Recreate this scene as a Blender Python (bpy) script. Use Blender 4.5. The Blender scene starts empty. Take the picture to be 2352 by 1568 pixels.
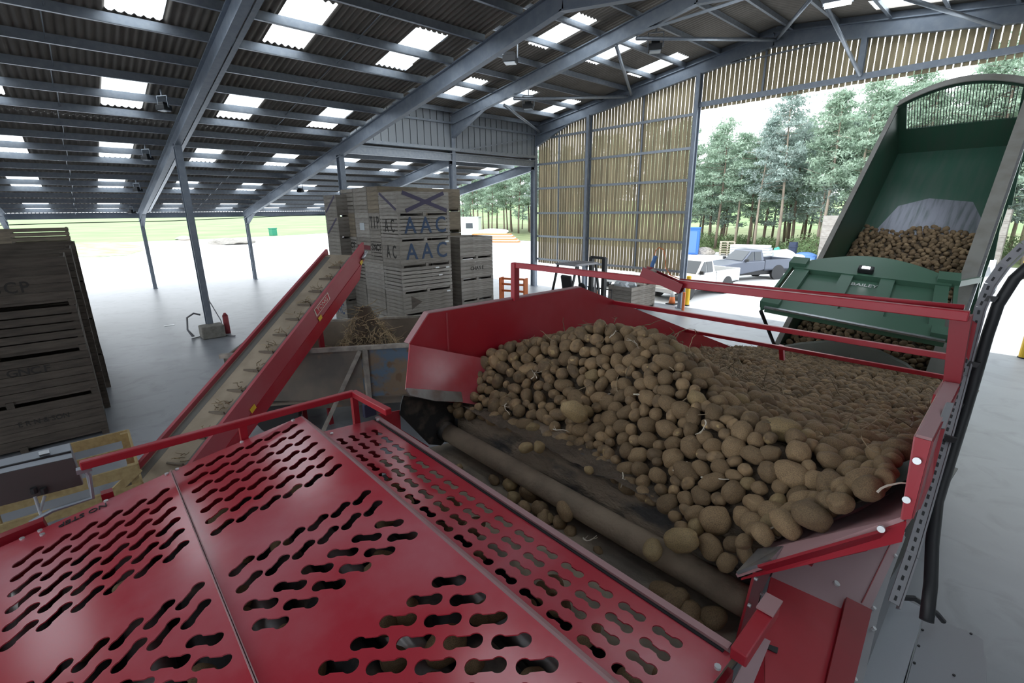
import bpy, math, random
from mathutils import Vector, Matrix, geometry, noise
rnd = random.Random(11)
V = Vector

# ------------------------------------------------------------------ camera, sky, exposure
FPX, CXP, CYP, HC = 1091.64, 1176.0, 784.0, 4.0
_yaw, _p, _r = (math.radians(a) for a in (138.072, 15.328, 0.566))
_F = V((math.cos(_yaw) * math.cos(_p), math.sin(_yaw) * math.cos(_p), -math.sin(_p)))
_r0 = V((math.sin(_yaw), -math.cos(_yaw), 0)); _d0 = _F.cross(_r0)
_R = _r0 * math.cos(_r) + _d0 * math.sin(_r)
_D = -_r0 * math.sin(_r) + _d0 * math.cos(_r)
CAMP = V((0, 0, HC))
SC = bpy.context.scene
COL = SC.collection
cam = bpy.data.cameras.new('camera'); cam.sensor_width = 36; cam.lens = FPX / 2352 * 36
cam.clip_start = 0.05; cam.clip_end = 2000
camo = bpy.data.objects.new('camera', cam); COL.objects.link(camo)
camo.matrix_world = Matrix(((_R.x, -_D.x, -_F.x, 0), (_R.y, -_D.y, -_F.y, 0), (_R.z, -_D.z, -_F.z, HC), (0, 0, 0, 1)))
SC.camera = camo
world = bpy.data.worlds.new('overcast_sky'); SC.world = world; world.use_nodes = True
_bg = world.node_tree.nodes['Background']
_bg.inputs[0].default_value = (0.90, 0.955, 1.0, 1); _bg.inputs[1].default_value = 1.0
SC.view_settings.view_transform = 'Standard'; SC.view_settings.look = 'None'
SC.view_settings.exposure = 1.85; SC.view_settings.gamma = 1.0; SC.view_settings.use_curve_mapping = False
SC.cycles.max_bounces = 10; SC.cycles.diffuse_bounces = 5; SC.cycles.use_denoising = True
SC.cycles.caustics_reflective = False; SC.cycles.caustics_refractive = False

# pixel of the photograph -> point on a known plane of the place
def ray(x, y): return _F + _R * ((x - CXP) / FPX) + _D * ((y - CYP) / FPX)
def pX(x, y, X): d = ray(x, y); return CAMP + d * (X / d.x)
def pY(x, y, Y): d = ray(x, y); return CAMP + d * (Y / d.y)
def pZ(x, y, z=0.0): d = ray(x, y); return CAMP + d * ((z - HC) / d.z)
def pP(x, y, P, n):
    d = ray(x, y); P = V(P); n = V(n); return CAMP + d * ((P - CAMP).dot(n) / d.dot(n))
def proj(P):
    v = V(P) - CAMP; z = v.dot(_F)
    return (CXP + FPX * v.dot(_R) / z, CYP + FPX * v.dot(_D) / z, z)

# ------------------------------------------------------------------ materials
MATS = {}
def mat(name, col, rough=0.6, metal=0.0, col2=None, scale=4.0, lo=0.4, hi=0.65, bump=0.0, bscale=30.0, detail=5.0,
        stretch=None, island=0.0, spec=0.5, col3=None, scale3=1.0, lo3=0.5, hi3=0.6, coat=0.0, distort=0.0):
    m = bpy.data.materials.new(name); m.use_nodes = True; MATS[name] = m
    nt = m.node_tree; N = nt.nodes; L = nt.links
    b = N['Principled BSDF']
    b.inputs['Roughness'].default_value = rough; b.inputs['Metallic'].default_value = metal
    b.inputs['Specular IOR Level'].default_value = spec
    b.inputs['Coat Weight'].default_value = coat; b.inputs['Coat Roughness'].default_value = 0.16
    b.inputs['Base Color'].default_value = (*col, 1)
    tc = N.new('ShaderNodeTexCoord'); co = tc.outputs['Object']
    if stretch:
        mp = N.new('ShaderNodeMapping'); mp.inputs['Scale'].default_value = stretch
        L.new(co, mp.inputs['Vector']); co = mp.outputs[0]
    out = None
    def mixin(prev, c, sc, l, h, base):
        nz = N.new('ShaderNodeTexNoise'); nz.inputs['Scale'].default_value = sc; nz.inputs['Detail'].default_value = detail
        nz.inputs['Distortion'].default_value = distort
        L.new(co, nz.inputs['Vector'])
        mr = N.new('ShaderNodeMapRange'); mr.inputs[1].default_value = l; mr.inputs[2].default_value = h
        L.new(nz.outputs[0], mr.inputs[0])
        mx = N.new('ShaderNodeMix'); mx.data_type = 'RGBA'
        L.new(mr.outputs[0], mx.inputs[0])
        if prev is None: mx.inputs[6].default_value = (*base, 1)
        else: L.new(prev, mx.inputs[6])
        mx.inputs[7].default_value = (*c, 1)
        return mx.outputs[2]
    if col2: out = mixin(out, col2, scale, lo, hi, col)
    if col3: out = mixin(out, col3, scale3, lo3, hi3, col)
    if island > 0:
        g = N.new('ShaderNodeNewGeometry'); oi = N.new('ShaderNodeObjectInfo')
        ad = N.new('ShaderNodeMath'); ad.operation = 'ADD'; L.new(g.outputs['Random Per Island'], ad.inputs[0]); L.new(oi.outputs['Random'], ad.inputs[1])
        fr = N.new('ShaderNodeMath'); fr.operation = 'FRACT'; L.new(ad.outputs[0], fr.inputs[0])
        mr = N.new('ShaderNodeMapRange'); mr.inputs[3].default_value = 1 - island; mr.inputs[4].default_value = 1 + island
        L.new(fr.outputs[0], mr.inputs[0])
        hv = N.new('ShaderNodeHueSaturation'); L.new(mr.outputs[0], hv.inputs['Value'])
        if out is None: hv.inputs['Color'].default_value = (*col, 1)
        else: L.new(out, hv.inputs['Color'])
        out = hv.outputs[0]
    if out is not None: L.new(out, b.inputs['Base Color'])
    if bump > 0:
        nz = N.new('ShaderNodeTexNoise'); nz.inputs['Scale'].default_value = bscale; nz.inputs['Detail'].default_value = 6
        L.new(co, nz.inputs['Vector'])
        bp = N.new('ShaderNodeBump'); bp.inputs['Strength'].default_value = bump; bp.inputs['Distance'].default_value = 0.02
        L.new(nz.outputs[0], bp.inputs['Height']); L.new(bp.outputs[0], b.inputs['Normal'])
    return m

mat('floor', (0.205, 0.218, 0.242), 0.40, col2=(0.275, 0.288, 0.315), scale=0.35, lo=0.3, hi=0.75, detail=8, col3=(0.15, 0.16, 0.178), scale3=1.3, lo3=0.52, hi3=0.8, bump=0.05, bscale=3, distort=1.6)
mat('yard', (0.62, 0.63, 0.64), 0.85, col2=(0.70, 0.71, 0.72), scale=0.12, detail=6)
mat('grass', (0.17, 0.28, 0.10), 0.9, col2=(0.25, 0.34, 0.15), scale=0.08, detail=8, bump=0.3, bscale=3)
mat('rough_grass', (0.25, 0.36, 0.14), 0.9, col2=(0.42, 0.42, 0.30), scale=0.5, detail=8, bump=0.4, bscale=2)
mat('sand', (0.55, 0.50, 0.42), 0.95, col2=(0.45, 0.42, 0.40), scale=0.3, detail=8)
mat('forest_floor', (0.12, 0.16, 0.06), 0.95, col2=(0.2, 0.22, 0.1), scale=0.4, detail=8)
mat('steel', (0.25, 0.29, 0.35), 0.45, 0.3, col2=(0.30, 0.335, 0.39), scale=6)
mat('galv', (0.31, 0.345, 0.395), 0.36, 0.5, col2=(0.37, 0.40, 0.44), scale=9)
mat('roof_sheet', (0.30, 0.268, 0.235), 0.9, col2=(0.245, 0.22, 0.192), scale=1.2)
mat('clad', (0.36, 0.39, 0.42), 0.5, 0.1)
mat('clad_white', (0.55, 0.57, 0.58), 0.6)
mat('clad_dark', (0.12, 0.13, 0.15), 0.6)
mat('timber_slat', (0.53, 0.435, 0.265), 0.8, col2=(0.40, 0.325, 0.20), scale=2.5, stretch=(3, 3, .3), island=0.25)
mat('red', (0.44, 0.016, 0.032), 0.33, col2=(0.47, 0.05, 0.07), scale=2.2, lo=0.42, hi=0.75, spec=0.5)
mat('red_dust', (0.50, 0.036, 0.058), 0.20, col2=(0.60, 0.24, 0.28), scale=1.5, lo=0.40, hi=0.84, detail=9, col3=(0.50, 0.022, 0.04), scale3=1.1, lo3=0.52, hi3=0.72, coat=0.6)
mat('red_dark', (0.30, 0.010, 0.022), 0.4)
mat('pink_dust', (0.46, 0.27, 0.28), 0.6, col2=(0.42, 0.18, 0.20), scale=3, lo=0.5, hi=0.8, detail=8)
mat('pink_panel', (0.44, 0.30, 0.32), 0.6, col2=(0.40, 0.20, 0.23), scale=2.0, lo=0.55, hi=0.85, detail=8)
mat('conveyor_red', (0.43, 0.055, 0.075), 0.4, col2=(0.45, 0.11, 0.13), scale=1.2, lo=0.4, hi=0.8)
mat('steel_bright', (0.55, 0.57, 0.60), 0.3, 0.8, col2=(0.45, 0.46, 0.48), scale=20)
mat('steel_worn', (0.40, 0.40, 0.40), 0.35, 0.8, col2=(0.28, 0.22, 0.2), scale=8)
mat('white_bolt', (0.7, 0.72, 0.74), 0.3, 0.5)
mat('rubber', (0.025, 0.026, 0.028), 0.55, col2=(0.16, 0.13, 0.105), scale=5, lo=0.52, hi=0.66, detail=8, bump=0.2, bscale=20)
mat('black', (0.018, 0.019, 0.022), 0.5)
mat('soil', (0.135, 0.10, 0.072), 0.95, col2=(0.10, 0.077, 0.058), scale=7, detail=10, bump=1.0, bscale=45)  # real soil, tone darkened to paint crevice shade between the potatoes
mat('soil_belt', (0.27, 0.205, 0.15), 0.9, col2=(0.075, 0.07, 0.068), scale=3.2, lo=0.47, hi=0.62, detail=10, stretch=(.8, 2, 2), bump=0.9, bscale=40)
mat('soil_roller', (0.27, 0.205, 0.148), 0.8, col2=(0.19, 0.145, 0.105), scale=5, detail=8, bump=0.3, bscale=50)
mat('soil_tray', (0.33, 0.265, 0.20), 0.9, col2=(0.20, 0.17, 0.14), scale=4, detail=9, bump=0.4, bscale=30)
mat('potato', (0.285, 0.190, 0.102), 0.75, col2=(0.180, 0.122, 0.070), scale=14, lo=0.42, hi=0.6, detail=8, island=0.28, bump=0.35, bscale=60, col3=(0.44, 0.31, 0.15), scale3=22, lo3=0.64, hi3=0.70)
mat('potato_clean', (0.37, 0.26, 0.125), 0.7, col2=(0.22, 0.16, 0.09), scale=16, lo=0.42, hi=0.62, detail=8, island=0.2, bump=0.3, bscale=60)
mat('potato_far', (0.31, 0.215, 0.125), 0.8, col2=(0.22, 0.15, 0.088), scale=9, lo=0.4, hi=0.6, island=0.35, bump=0.3, bscale=40)
mat('stalk', (0.62, 0.56, 0.47), 0.8, island=0.25)
mat('straw', (0.29, 0.225, 0.145), 0.9, island=0.5)
mat('haulm', (0.46, 0.355, 0.225), 0.9, island=0.5)
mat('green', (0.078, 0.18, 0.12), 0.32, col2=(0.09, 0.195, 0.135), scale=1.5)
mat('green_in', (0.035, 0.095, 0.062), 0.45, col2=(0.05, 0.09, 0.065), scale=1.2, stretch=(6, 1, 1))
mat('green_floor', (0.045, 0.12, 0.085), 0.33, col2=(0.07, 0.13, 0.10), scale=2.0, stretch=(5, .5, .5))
mat('worn_floor', (0.30, 0.31, 0.37), 0.32, 0.4, col2=(0.16, 0.19, 0.20), scale=2.5, stretch=(6, .5, .5), lo=.45, hi=.7)
mat('rim_grey', (0.26, 0.255, 0.235), 0.5, col2=(0.21, 0.20, 0.18), scale=3)
mat('chute', (0.28, 0.295, 0.265), 0.6, col2=(0.36, 0.36, 0.32), scale=1.5, lo=.5, hi=.8)
mat('white', (0.78, 0.80, 0.80), 0.4)
mat('white_paint', (0.80, 0.81, 0.82), 0.35, coat=0.3)
mat('silver_paint', (0.13, 0.145, 0.185), 0.35, 0.4)
mat('glass_dark', (0.05, 0.06, 0.07), 0.1)
mat('tyre', (0.03, 0.03, 0.032), 0.8)
mat('orange', (0.80, 0.22, 0.07), 0.6)
mat('yellow', (0.80, 0.50, 0.03), 0.5)
mat('blue', (0.04, 0.16, 0.55), 0.5)
mat('blue_tarp', (0.10, 0.22, 0.50), 0.6)
mat('navy', (0.03, 0.045, 0.09), 0.5)
mat('bin_green', (0.02, 0.22, 0.13), 0.5)
mat('rust', (0.235, 0.195, 0.16), 0.75, col2=(0.15, 0.135, 0.12), scale=1.8, lo=.4, hi=.65, detail=9, col3=(0.29, 0.20, 0.13), scale3=3, lo3=.58, hi3=.7)
mat('rust_blue', (0.21, 0.15, 0.10), 0.7, col2=(0.11, 0.16, 0.22), scale=2.4, lo=.46, hi=.56, detail=9, col3=(0.17, 0.105, 0.06), scale3=5, lo3=.56, hi3=.64)
mat('rust_in', (0.29, 0.235, 0.185), 0.85, col2=(0.21, 0.17, 0.135), scale=2.0, detail=9)
mat('rail_pale', (0.42, 0.38, 0.33), 0.7, col2=(0.22, 0.2, 0.18), scale=5)
for _n, _c, _c2 in (('wood_grey', (0.30, 0.275, 0.245), (0.21, 0.185, 0.16)), ('wood_brown', (0.27, 0.225, 0.165), (0.19, 0.155, 0.12)),
                    ('wood_pale', (0.36, 0.335, 0.305), (0.25, 0.225, 0.20)), ('wood_dark', (0.115, 0.095, 0.078), (0.078, 0.064, 0.054))):
    mat(_n, _c, 0.9, col2=_c2, scale=3.0, stretch=(1, 1, 7), lo=.38, hi=.68, detail=8, island=0.16, bump=0.25, bscale=25)
mat('wood_new', (0.44, 0.33, 0.16), 0.8, col2=(0.36, 0.26, 0.12), scale=3, stretch=(1, 6, 6))
mat('paint_blue', (0.055, 0.085, 0.15), 0.9); mat('paint_purple', (0.085, 0.075, 0.12), 0.9)
mat('paint_black', (0.035, 0.032, 0.03), 0.9); mat('paint_red', (0.20, 0.045, 0.055), 0.9)
mat('bark', (0.21, 0.16, 0.12), 0.95, col2=(0.13, 0.10, 0.08), scale=4, stretch=(1, 1, .3))
mat('bark_pale', (0.40, 0.33, 0.26), 0.95, col2=(0.25, 0.2, 0.16), scale=4, stretch=(1, 1, .3))
mat('belt_tan', (0.42, 0.345, 0.26), 0.85, col2=(0.32, 0.26, 0.195), scale=2.5, detail=8)
mat('belt_cleat', (0.17, 0.14, 0.11), 0.9); mat('belt_side', (0.17, 0.165, 0.15), 0.7)
mat('grey_box', (0.36, 0.37, 0.40), 0.45); mat('grey_dull', (0.30, 0.30, 0.32), 0.5, 0.2, col2=(0.25, .25, .27), scale=3)
mat('panel_brown', (0.10, 0.085, 0.085), 0.5); mat('stainless', (0.46, 0.49, 0.54), 0.4, 0.2)
mat('logo_red', (0.55, 0.02, 0.04), 0.4); mat('logo_cream', (0.75, 0.62, 0.55), 0.5)
mat('gas_bottle', (0.35, 0.05, 0.06), 0.5); mat('concrete', (0.30, 0.28, 0.25), 0.95, col2=(.22, .21, .19), scale=8)
mat('pallet_wood', (0.52, 0.46, 0.36), 0.9); mat('sheet_grey', (0.50, 0.54, 0.58), 0.5, 0.3)
mat('bag_white', (0.72, 0.73, 0.72), 0.7); mat('aqua', (0.10, 0.45, 0.38), 0.6)
def foliage(name, c1, c2):
    m = mat(name, c1, 0.8, col2=c2, scale=0.6, island=0.35, detail=3, lo=.35, hi=.65)
    nt = m.node_tree; b = nt.nodes['Principled BSDF']; o = nt.nodes['Material Output']
    tr = nt.nodes.new('ShaderNodeBsdfTranslucent'); mx = nt.nodes.new('ShaderNodeMixShader'); mx.inputs[0].default_value = 0.35
    src = b.inputs['Base Color'].links[0].from_socket
    nt.links.new(src, tr.inputs[0]); nt.links.new(b.outputs[0], mx.inputs[1]); nt.links.new(tr.outputs[0], mx.inputs[2]); nt.links.new(mx.outputs[0], o.inputs[0])
foliage('needles', (0.31, 0.42, 0.32), (0.43, 0.54, 0.42)); foliage('needles_blue', (0.33, 0.42, 0.38), (0.43, 0.51, 0.47)); foliage('leaf', (0.17, 0.26, 0.12), (0.26, 0.35, 0.17))  # needle colours paled to put haze and glare into the foliage
def skylight_mat():
    m = bpy.data.materials.new('skylight_sheet'); m.use_nodes = True; MATS['skylight'] = m
    nt = m.node_tree; nt.nodes.remove(nt.nodes['Principled BSDF']); o = nt.nodes['Material Output']
    tr = nt.nodes.new('ShaderNodeBsdfTranslucent'); tr.inputs[0].default_value = (0.93, 0.97, 1, 1)
    tp = nt.nodes.new('ShaderNodeBsdfTransparent'); tp.inputs[0].default_value = (0.95, 0.98, 1, 1)
    mx = nt.nodes.new('ShaderNodeMixShader'); mx.inputs[0].default_value = 0.2
    nt.links.new(tr.outputs[0], mx.inputs[1]); nt.links.new(tp.outputs[0], mx.inputs[2]); nt.links.new(mx.outputs[0], o.inputs[0])
skylight_mat()
def emit_mat(name, col, s):
    m = mat(name, col, 0.4); b = m.node_tree.nodes['Principled BSDF']
    b.inputs['Emission Color'].default_value = (*col, 1); b.inputs['Emission Strength'].default_value = s
emit_mat('lamp_on', (0.95, 0.98, 1.0), 3.0); mat('lamp_glass', (0.45, 0.50, 0.55), 0.15)

# ------------------------------------------------------------------ mesh helpers
class MB:
    def __init__(s): s.v = []; s.f = []
    def add(s, vs, fs):
        n = len(s.v); s.v += [V(a) for a in vs]; s.f += [[i + n for i in f] for f in fs]; return s
    def box(s, a, b):
        x0, y0, z0 = (min(a[i], b[i]) for i in range(3)); x1, y1, z1 = (max(a[i], b[i]) for i in range(3))
        return s.add([(x0, y0, z0), (x1, y0, z0), (x1, y1, z0), (x0, y1, z0), (x0, y0, z1), (x1, y0, z1), (x1, y1, z1), (x0, y1, z1)],
                     [(0, 3, 2, 1), (4, 5, 6, 7), (0, 1, 5, 4), (1, 2, 6, 5), (2, 3, 7, 6), (3, 0, 4, 7)])
    def obox(s, c, ax, ay, az):   # centre and half-axis vectors
        c = V(c); ax = V(ax); ay = V(ay); az = V(az)
        vs = [c + ax * i + ay * j + az * k for k in (-1, 1) for j in (-1, 1) for i in (-1, 1)]
        return s.add(vs, [(0, 2, 3, 1), (4, 5, 7, 6), (0, 1, 5, 4), (1, 3, 7, 5), (3, 2, 6, 7), (2, 0, 4, 6)])
    def beam(s, p0, p1, w, h, up=(0, 0, 1)):
        p0 = V(p0); p1 = V(p1); d = p1 - p0; u = V(up); sd = d.cross(u).normalized(); u2 = sd.cross(d).normalized()
        return s.obox((p0 + p1) / 2, d / 2, sd * (w / 2), u2 * (h / 2))
    def ibeam(s, p0, p1, depth, fw, up=(0, 0, 1), tf=0.016, tw=0.012):   # p0,p1 on the axis
        p0 = V(p0); p1 = V(p1); d = p1 - p0; sd = d.cross(V(up)).normalized(); u = sd.cross(d).normalized(); c = (p0 + p1) / 2
        s.obox(c + u * (depth / 2), d / 2, sd * (fw / 2), u * tf); s.obox(c - u * (depth / 2), d / 2, sd * (fw / 2), u * tf)
        return s.obox(c, d / 2, sd * tw, u * (depth / 2))
    def cyl(s, p0, p1, r, n=14, r1=None, caps=True):
        p0 = V(p0); p1 = V(p1); d = (p1 - p0).normalized(); r1 = r if r1 is None else r1
        a = d.orthogonal().normalized(); b = d.cross(a)
        vs = []
        for P, q in ((p0, r), (p1, r1)):
            for i in range(n):
                t = 2 * math.pi * i / n; vs.append(P + a * (math.cos(t) * q) + b * (math.sin(t) * q))
        fs = [(i, (i + 1) % n, n + (i + 1) % n, n + i) for i in range(n)]
        if caps: fs += [tuple(range(n))[::-1], tuple(range(n, 2 * n))]
        return s.add(vs, fs)
    def tube(s, pts, r, n=8, r1=None):
        pts = [V(p) for p in pts]; vs = []; m = len(pts)
        ref = None
        for i, p in enumerate(pts):
            d = (pts[min(i + 1, m - 1)] - pts[max(i - 1, 0)]).normalized()
            a = d.orthogonal().normalized() if ref is None else (ref - d * ref.dot(d)).normalized()
            ref = a; b = d.cross(a); q = r if r1 is None else r + (r1 - r) * i / (m - 1)
            for k in range(n):
                t = 2 * math.pi * k / n; vs.append(p + a * (math.cos(t) * q) + b * (math.sin(t) * q))
        fs = []
        for i in range(m - 1):
            for k in range(n): fs.append((i * n + k, i * n + (k + 1) % n, (i + 1) * n + (k + 1) % n, (i + 1) * n + k))
        fs += [tuple(range(n))[::-1], tuple(range((m - 1) * n, m * n))]
        return s.add(vs, fs)
    def plate(s, pts, th):        # polygon given in space, thickened by th along its normal (both ways)
        pts = [V(p) for p in pts]; n = V((0, 0, 0))
        for i in range(len(pts)): n += (pts[i] - pts[0]).cross(pts[(i + 1) % len(pts)] - pts[0])
        n.normalize(); k = len(pts)
        vs = [p + n * (th / 2) for p in pts] + [p - n * (th / 2) for p in pts]
        return s.add(vs, [tuple(range(k)), tuple(range(k, 2 * k))[::-1]] + [(i, k + i, k + (i + 1) % k, (i + 1) % k) for i in range(k)])
    def prism(s, pts, vec):       # polygon swept along vec
        pts = [V(p) for p in pts]; vec = V(vec); k = len(pts)
        return s.add(pts + [p + vec for p in pts], [tuple(range(k))[::-1], tuple(range(k, 2 * k))] + [(i, (i + 1) % k, k + (i + 1) % k, k + i) for i in range(k)])
    def mesh(s, name, smooth=False):
        me = bpy.data.meshes.new(name); me.from_pydata([tuple(v) for v in s.v], [], [tuple(f) for f in s.f])
        if smooth: me.polygons.foreach_set('use_smooth', [True] * len(me.polygons))
        me.update(); return me

def tag(o, label=None, cat=None, group=None, kind=None):
    if label: o['label'] = label
    if cat: o['category'] = cat
    if group: o['group'] = group
    if kind: o['kind'] = kind
    return o
FRAME = {}
def thing(name, label, cat, loc=(0, 0, 0), rz=0.0, group=None, kind=None):
    o = bpy.data.objects.new(name, None); COL.objects.link(o); o.empty_display_size = 0.2
    o.location = loc; o.rotation_euler = (0, 0, rz)
    FRAME[o.name] = Matrix.Translation(V(loc)) @ Matrix.Rotation(rz, 4, 'Z')
    return tag(o, label, cat, group, kind)
def obj(name, mb, m, parent=None, world=True, smooth=False, bevel=0.0, label=None, kind=None):
    me = mb if isinstance(mb, bpy.types.Mesh) else mb.mesh(name, smooth)
    if m and not me.materials: me.materials.append(MATS[m])
    o = bpy.data.objects.new(name, me); COL.objects.link(o)
    if parent is not None:
        o.parent = parent
        if world and parent.name in FRAME: o.matrix_parent_inverse = FRAME[parent.name].inverted()
    if bevel > 0:
        bv = o.modifiers.new('bevel', 'BEVEL'); bv.width = bevel; bv.segments = 2; bv.limit_method = 'ANGLE'
    return tag(o, label, None, None, kind)
def dup(o, parent=None):
    c = o.copy(); COL.objects.link(c)
    if parent is not None: c.parent = parent
    if o.name in FRAME: FRAME[c.name] = FRAME[o.name]
    for ch in list(o.children): dup(ch, c)
    return c
def letters(body, size, loc, right, up, m, parent, world=True, sx=1.0):
    cu = bpy.data.curves.new('lettering', 'FONT'); cu.body = body; cu.size = size; cu.align_x = 'CENTER'; cu.align_y = 'CENTER'
    cu.extrude = 0.0015; cu.offset = .012 * size if body not in ('TONG', 'NO STEP') else 0.004 * size; cu.resolution_u = 3; cu.materials.append(MATS[m])
    _t = bpy.data.objects.new('tmp', cu); me = bpy.data.meshes.new_from_object(_t); bpy.data.objects.remove(_t)
    if not me.materials: me.materials.append(MATS[m])
    o = bpy.data.objects.new('lettering', me); COL.objects.link(o)
    r = V(right).normalized(); u = V(up); u = (u - r * u.dot(r)).normalized(); n = r.cross(u)
    M = Matrix(((r.x * sx, u.x, n.x, loc[0]), (r.y * sx, u.y, n.y, loc[1]), (r.z * sx, u.z, n.z, loc[2]), (0, 0, 0, 1)))
    o.parent = parent
    if world and parent.name in FRAME: o.matrix_parent_inverse = FRAME[parent.name].inverted()
    o.matrix_basis = M
    return o
def lerp(a, b, t): return V(a) * (1 - t) + V(b) * t

# ------------------------------------------------------------------ ground
def ground(name, pts, m, label):
    b = MB(); b.add(pts, [tuple(range(len(pts)))])
    o = obj(name, b, m); tag(o, label, 'ground', kind='structure'); return o
ground('floor', [(-34.5, -40, 0), (18, -40, 0), (18, 18.75, 0), (-34.5, 18.75, 0)], 'floor', 'dusty blue-grey concrete floor of the open barn')
ground('ground_yard', [(-110, -120, -.015), (120, -120, -.015), (120, 120, -.015), (-110, 120, -.015)], 'yard', 'bleached pale concrete yard around the barn')
ground('ground_field', [(-900, -300, -.01), (-93, -300, -.01), (-93, 12, -.01), (-97, 30, -.01), (-110, 60, -.01), (-110, 300, -.01), (-900, 300, -.01)], 'grass', 'mown green field beyond the far yard')
ground('ground_track', [(-96, -60, -.006), (-74, -60, -.006), (-73, 8, -.006), (-76, 20, -.006), (-84, 34, -.006), (-104, 44, -.006), (-108, 60, -.006), (-110, 60, -.006), (-94, 24, -.006)], 'sand', 'bare sandy strip between the yard and the field')
_pts = [pZ(x, y, .01) for x, y in ((40, 566), (160, 558), (240, 556), (320, 563), (332, 574), (290, 586), (220, 590), (100, 588), (-80, 588), (-120, 575))]
ground('ground_grass_patch', _pts[::-1], 'rough_grass', 'tufty island of grass and weeds in the pale yard')
ground('ground_forest', [(-75, 47.5, .005), (-20, 46, .005), (14, 47.5, .005), (60, 52, .005), (60, 100, .3), (-130, 100, .3), (-115, 80, .005)], 'forest_floor', 'dark needle-strewn ground under the pines')
ground('ground_hill', [(-260, 95, 0), (140, 95, 0), (160, 230, 9), (-320, 230, 9)], 'grass', 'green field seen between the pine trunks')

# ------------------------------------------------------------------ roofs
X0, XF, YG, RIDGE = -18.66, -33.27, 18.42, -7.37
FY = [-7.45, -2.27, 2.90, 8.07, 13.25, 18.42]
def zA(X): return 6.67 + .158 * (min(X, 2 * RIDGE - X) - X0)
def zB(X): return 8.28 + .135 * (min(X, 2 * RIDGE - X) - X0)
SKY_A = [(-33.5, -31.45), (-28.2, -26.15), (-22.95, -20.9), (-17.55, -15.5), (-12.4, -10.35), (-4.39, -2.34), (.76, 2.81)]  # last two rows unseen, mirrored over the ridge and added for overhead light
SKY_B = [(-17.4, -15.3), (-12.3, -10.2), (-4.54, -2.44), (.56, 2.66)]  # last row unseen, added for overhead light
SKY_Y = [1.2 + 2.665 * k for k in range(-7, 7)]; SKW = 0.87
PITCH = 0.146
def corrugated(zf, segs, holes, b):
    # segs: (xa, xb, y0, y1); holes: (xa, xb) rows cut at every SKY_Y inside the segment
    for xa, xb, y0, y1 in segs:
        cuts = sorted({xa, xb} | {c for h in holes for c in h if xa < c < xb})
        n = int((y1 - y0) / (PITCH / 6))
        for a, c in zip(cuts, cuts[1:]):
            hole = any(h[0] - 1e-6 <= a and c <= h[1] + 1e-6 for h in holes)
            vs = []; fs = []; prev = False
            for i in range(n + 1):
                y = y0 + (y1 - y0) * i / n; dz = .024 * math.sin(2 * math.pi * y / PITCH)
                vs += [(a, y, zf(a) + dz), (c, y, zf(c) + dz)]
                if i:
                    ym = y - (y1 - y0) / n / 2
                    if not (hole and any(s <= ym <= s + SKW for s in SKY_Y)):
                        k = 2 * i; fs.append((k - 2, k - 1, k + 1, k))
            b.add(vs, fs)
    return b
def roof(name, label, zf, segs, holes, ok, purl, plen):
    root = thing(name, label, 'roof', kind='structure')
    obj('roof_sheet', corrugated(zf, segs, holes, MB()), 'roof_sheet', root, smooth=True)
    for xa, xb in holes:
        b = MB(); n = 36; vs = []; fs = []
        for i in range(n + 1):
            y = SKW * i / n
            for X in (xa, xb): vs.append((X, y, zf(X) + .024 * math.sin(2 * math.pi * (y + SKY_Y[0]) / PITCH)))
            if i: fs.append((2 * i - 2, 2 * i - 1, 2 * i + 1, 2 * i))
        b.add(vs, fs); me = b.mesh('skylight', True); me.materials.append(MATS['skylight'])
        for s in SKY_Y:
            if ok(xa, s):
                o = obj('skylight', me, None, root); o.location = (0, s, 0)
    cache = {}
    for X, ya, yb in purl:
        key = (round(ya, 2), round(yb, 2))
        if key not in cache:
            b = MB(); b.box((-.006, ya, 0), (.006, yb, .19)); b.box((0, ya, 0), (.07, yb, .008)); b.box((-.07, ya, .182), (.0, yb, .19))
            b.box((.062, ya, 0), (.07, yb, .02)); cache[key] = b.mesh('purlin'); cache[key].materials.append(MATS['galv'])
        o = obj('purlin', cache[key], None, root); o.location = (X, 0, zf(X) - .22)
    return root
YB0 = -17.6
PURA = [-12.47 - 1.3 * k for k in range(-4, 18)]
RA = roof('ceiling_lower', 'grey corrugated sheet roof sloping down over the open left bays', zA,
          [(-34.6, X0, YB0, 18.6), (X0, RIDGE, YB0, 8.2), (RIDGE, 12, YB0, 8.2)], SKY_A,
          lambda xa, s: s > YB0 and (s + SKW < 8.1 or (xa < X0 and s < 18)),
          [(X, YB0, 18.5 if X < X0 else 8.1) for X in PURA if X > -34.6] + [(X, YB0, 8.1) for X in (-6.2, -4.9, -3.6, -2.3, -1.0)], None)
PURB = [-18.3 + 1.3 * k for k in range(0, 9)]
RB = roof('ceiling_upper', 'grey corrugated sheet roof over the higher bay with the open doorway', zB,
          [(X0 - .2, RIDGE, 8.0, 18.7), (RIDGE, 4.3, 8.0, 18.7)], SKY_B, lambda xa, s: 8.0 < s < 18.0,
          [(X, 8.0, 18.6) for X in PURB] + [(2 * RIDGE - X, 8.0, 18.6) for X in PURB], None)
# thin tie rods between purlins in the middle of each bay
b = MB()
for yy in (.3, 5.5):
    for i in range(len(PURA) - 1):
        Xa, Xb = PURA[i], PURA[i + 1]
        b.cyl((Xa, yy + .05 * (i % 2), zA(Xa) - .13), (Xb, yy + .05 * (i % 2), zA(Xb) - .13), .011, 6)
obj('tie_rods', b, 'galv', RA, kind='stuff')

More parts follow.
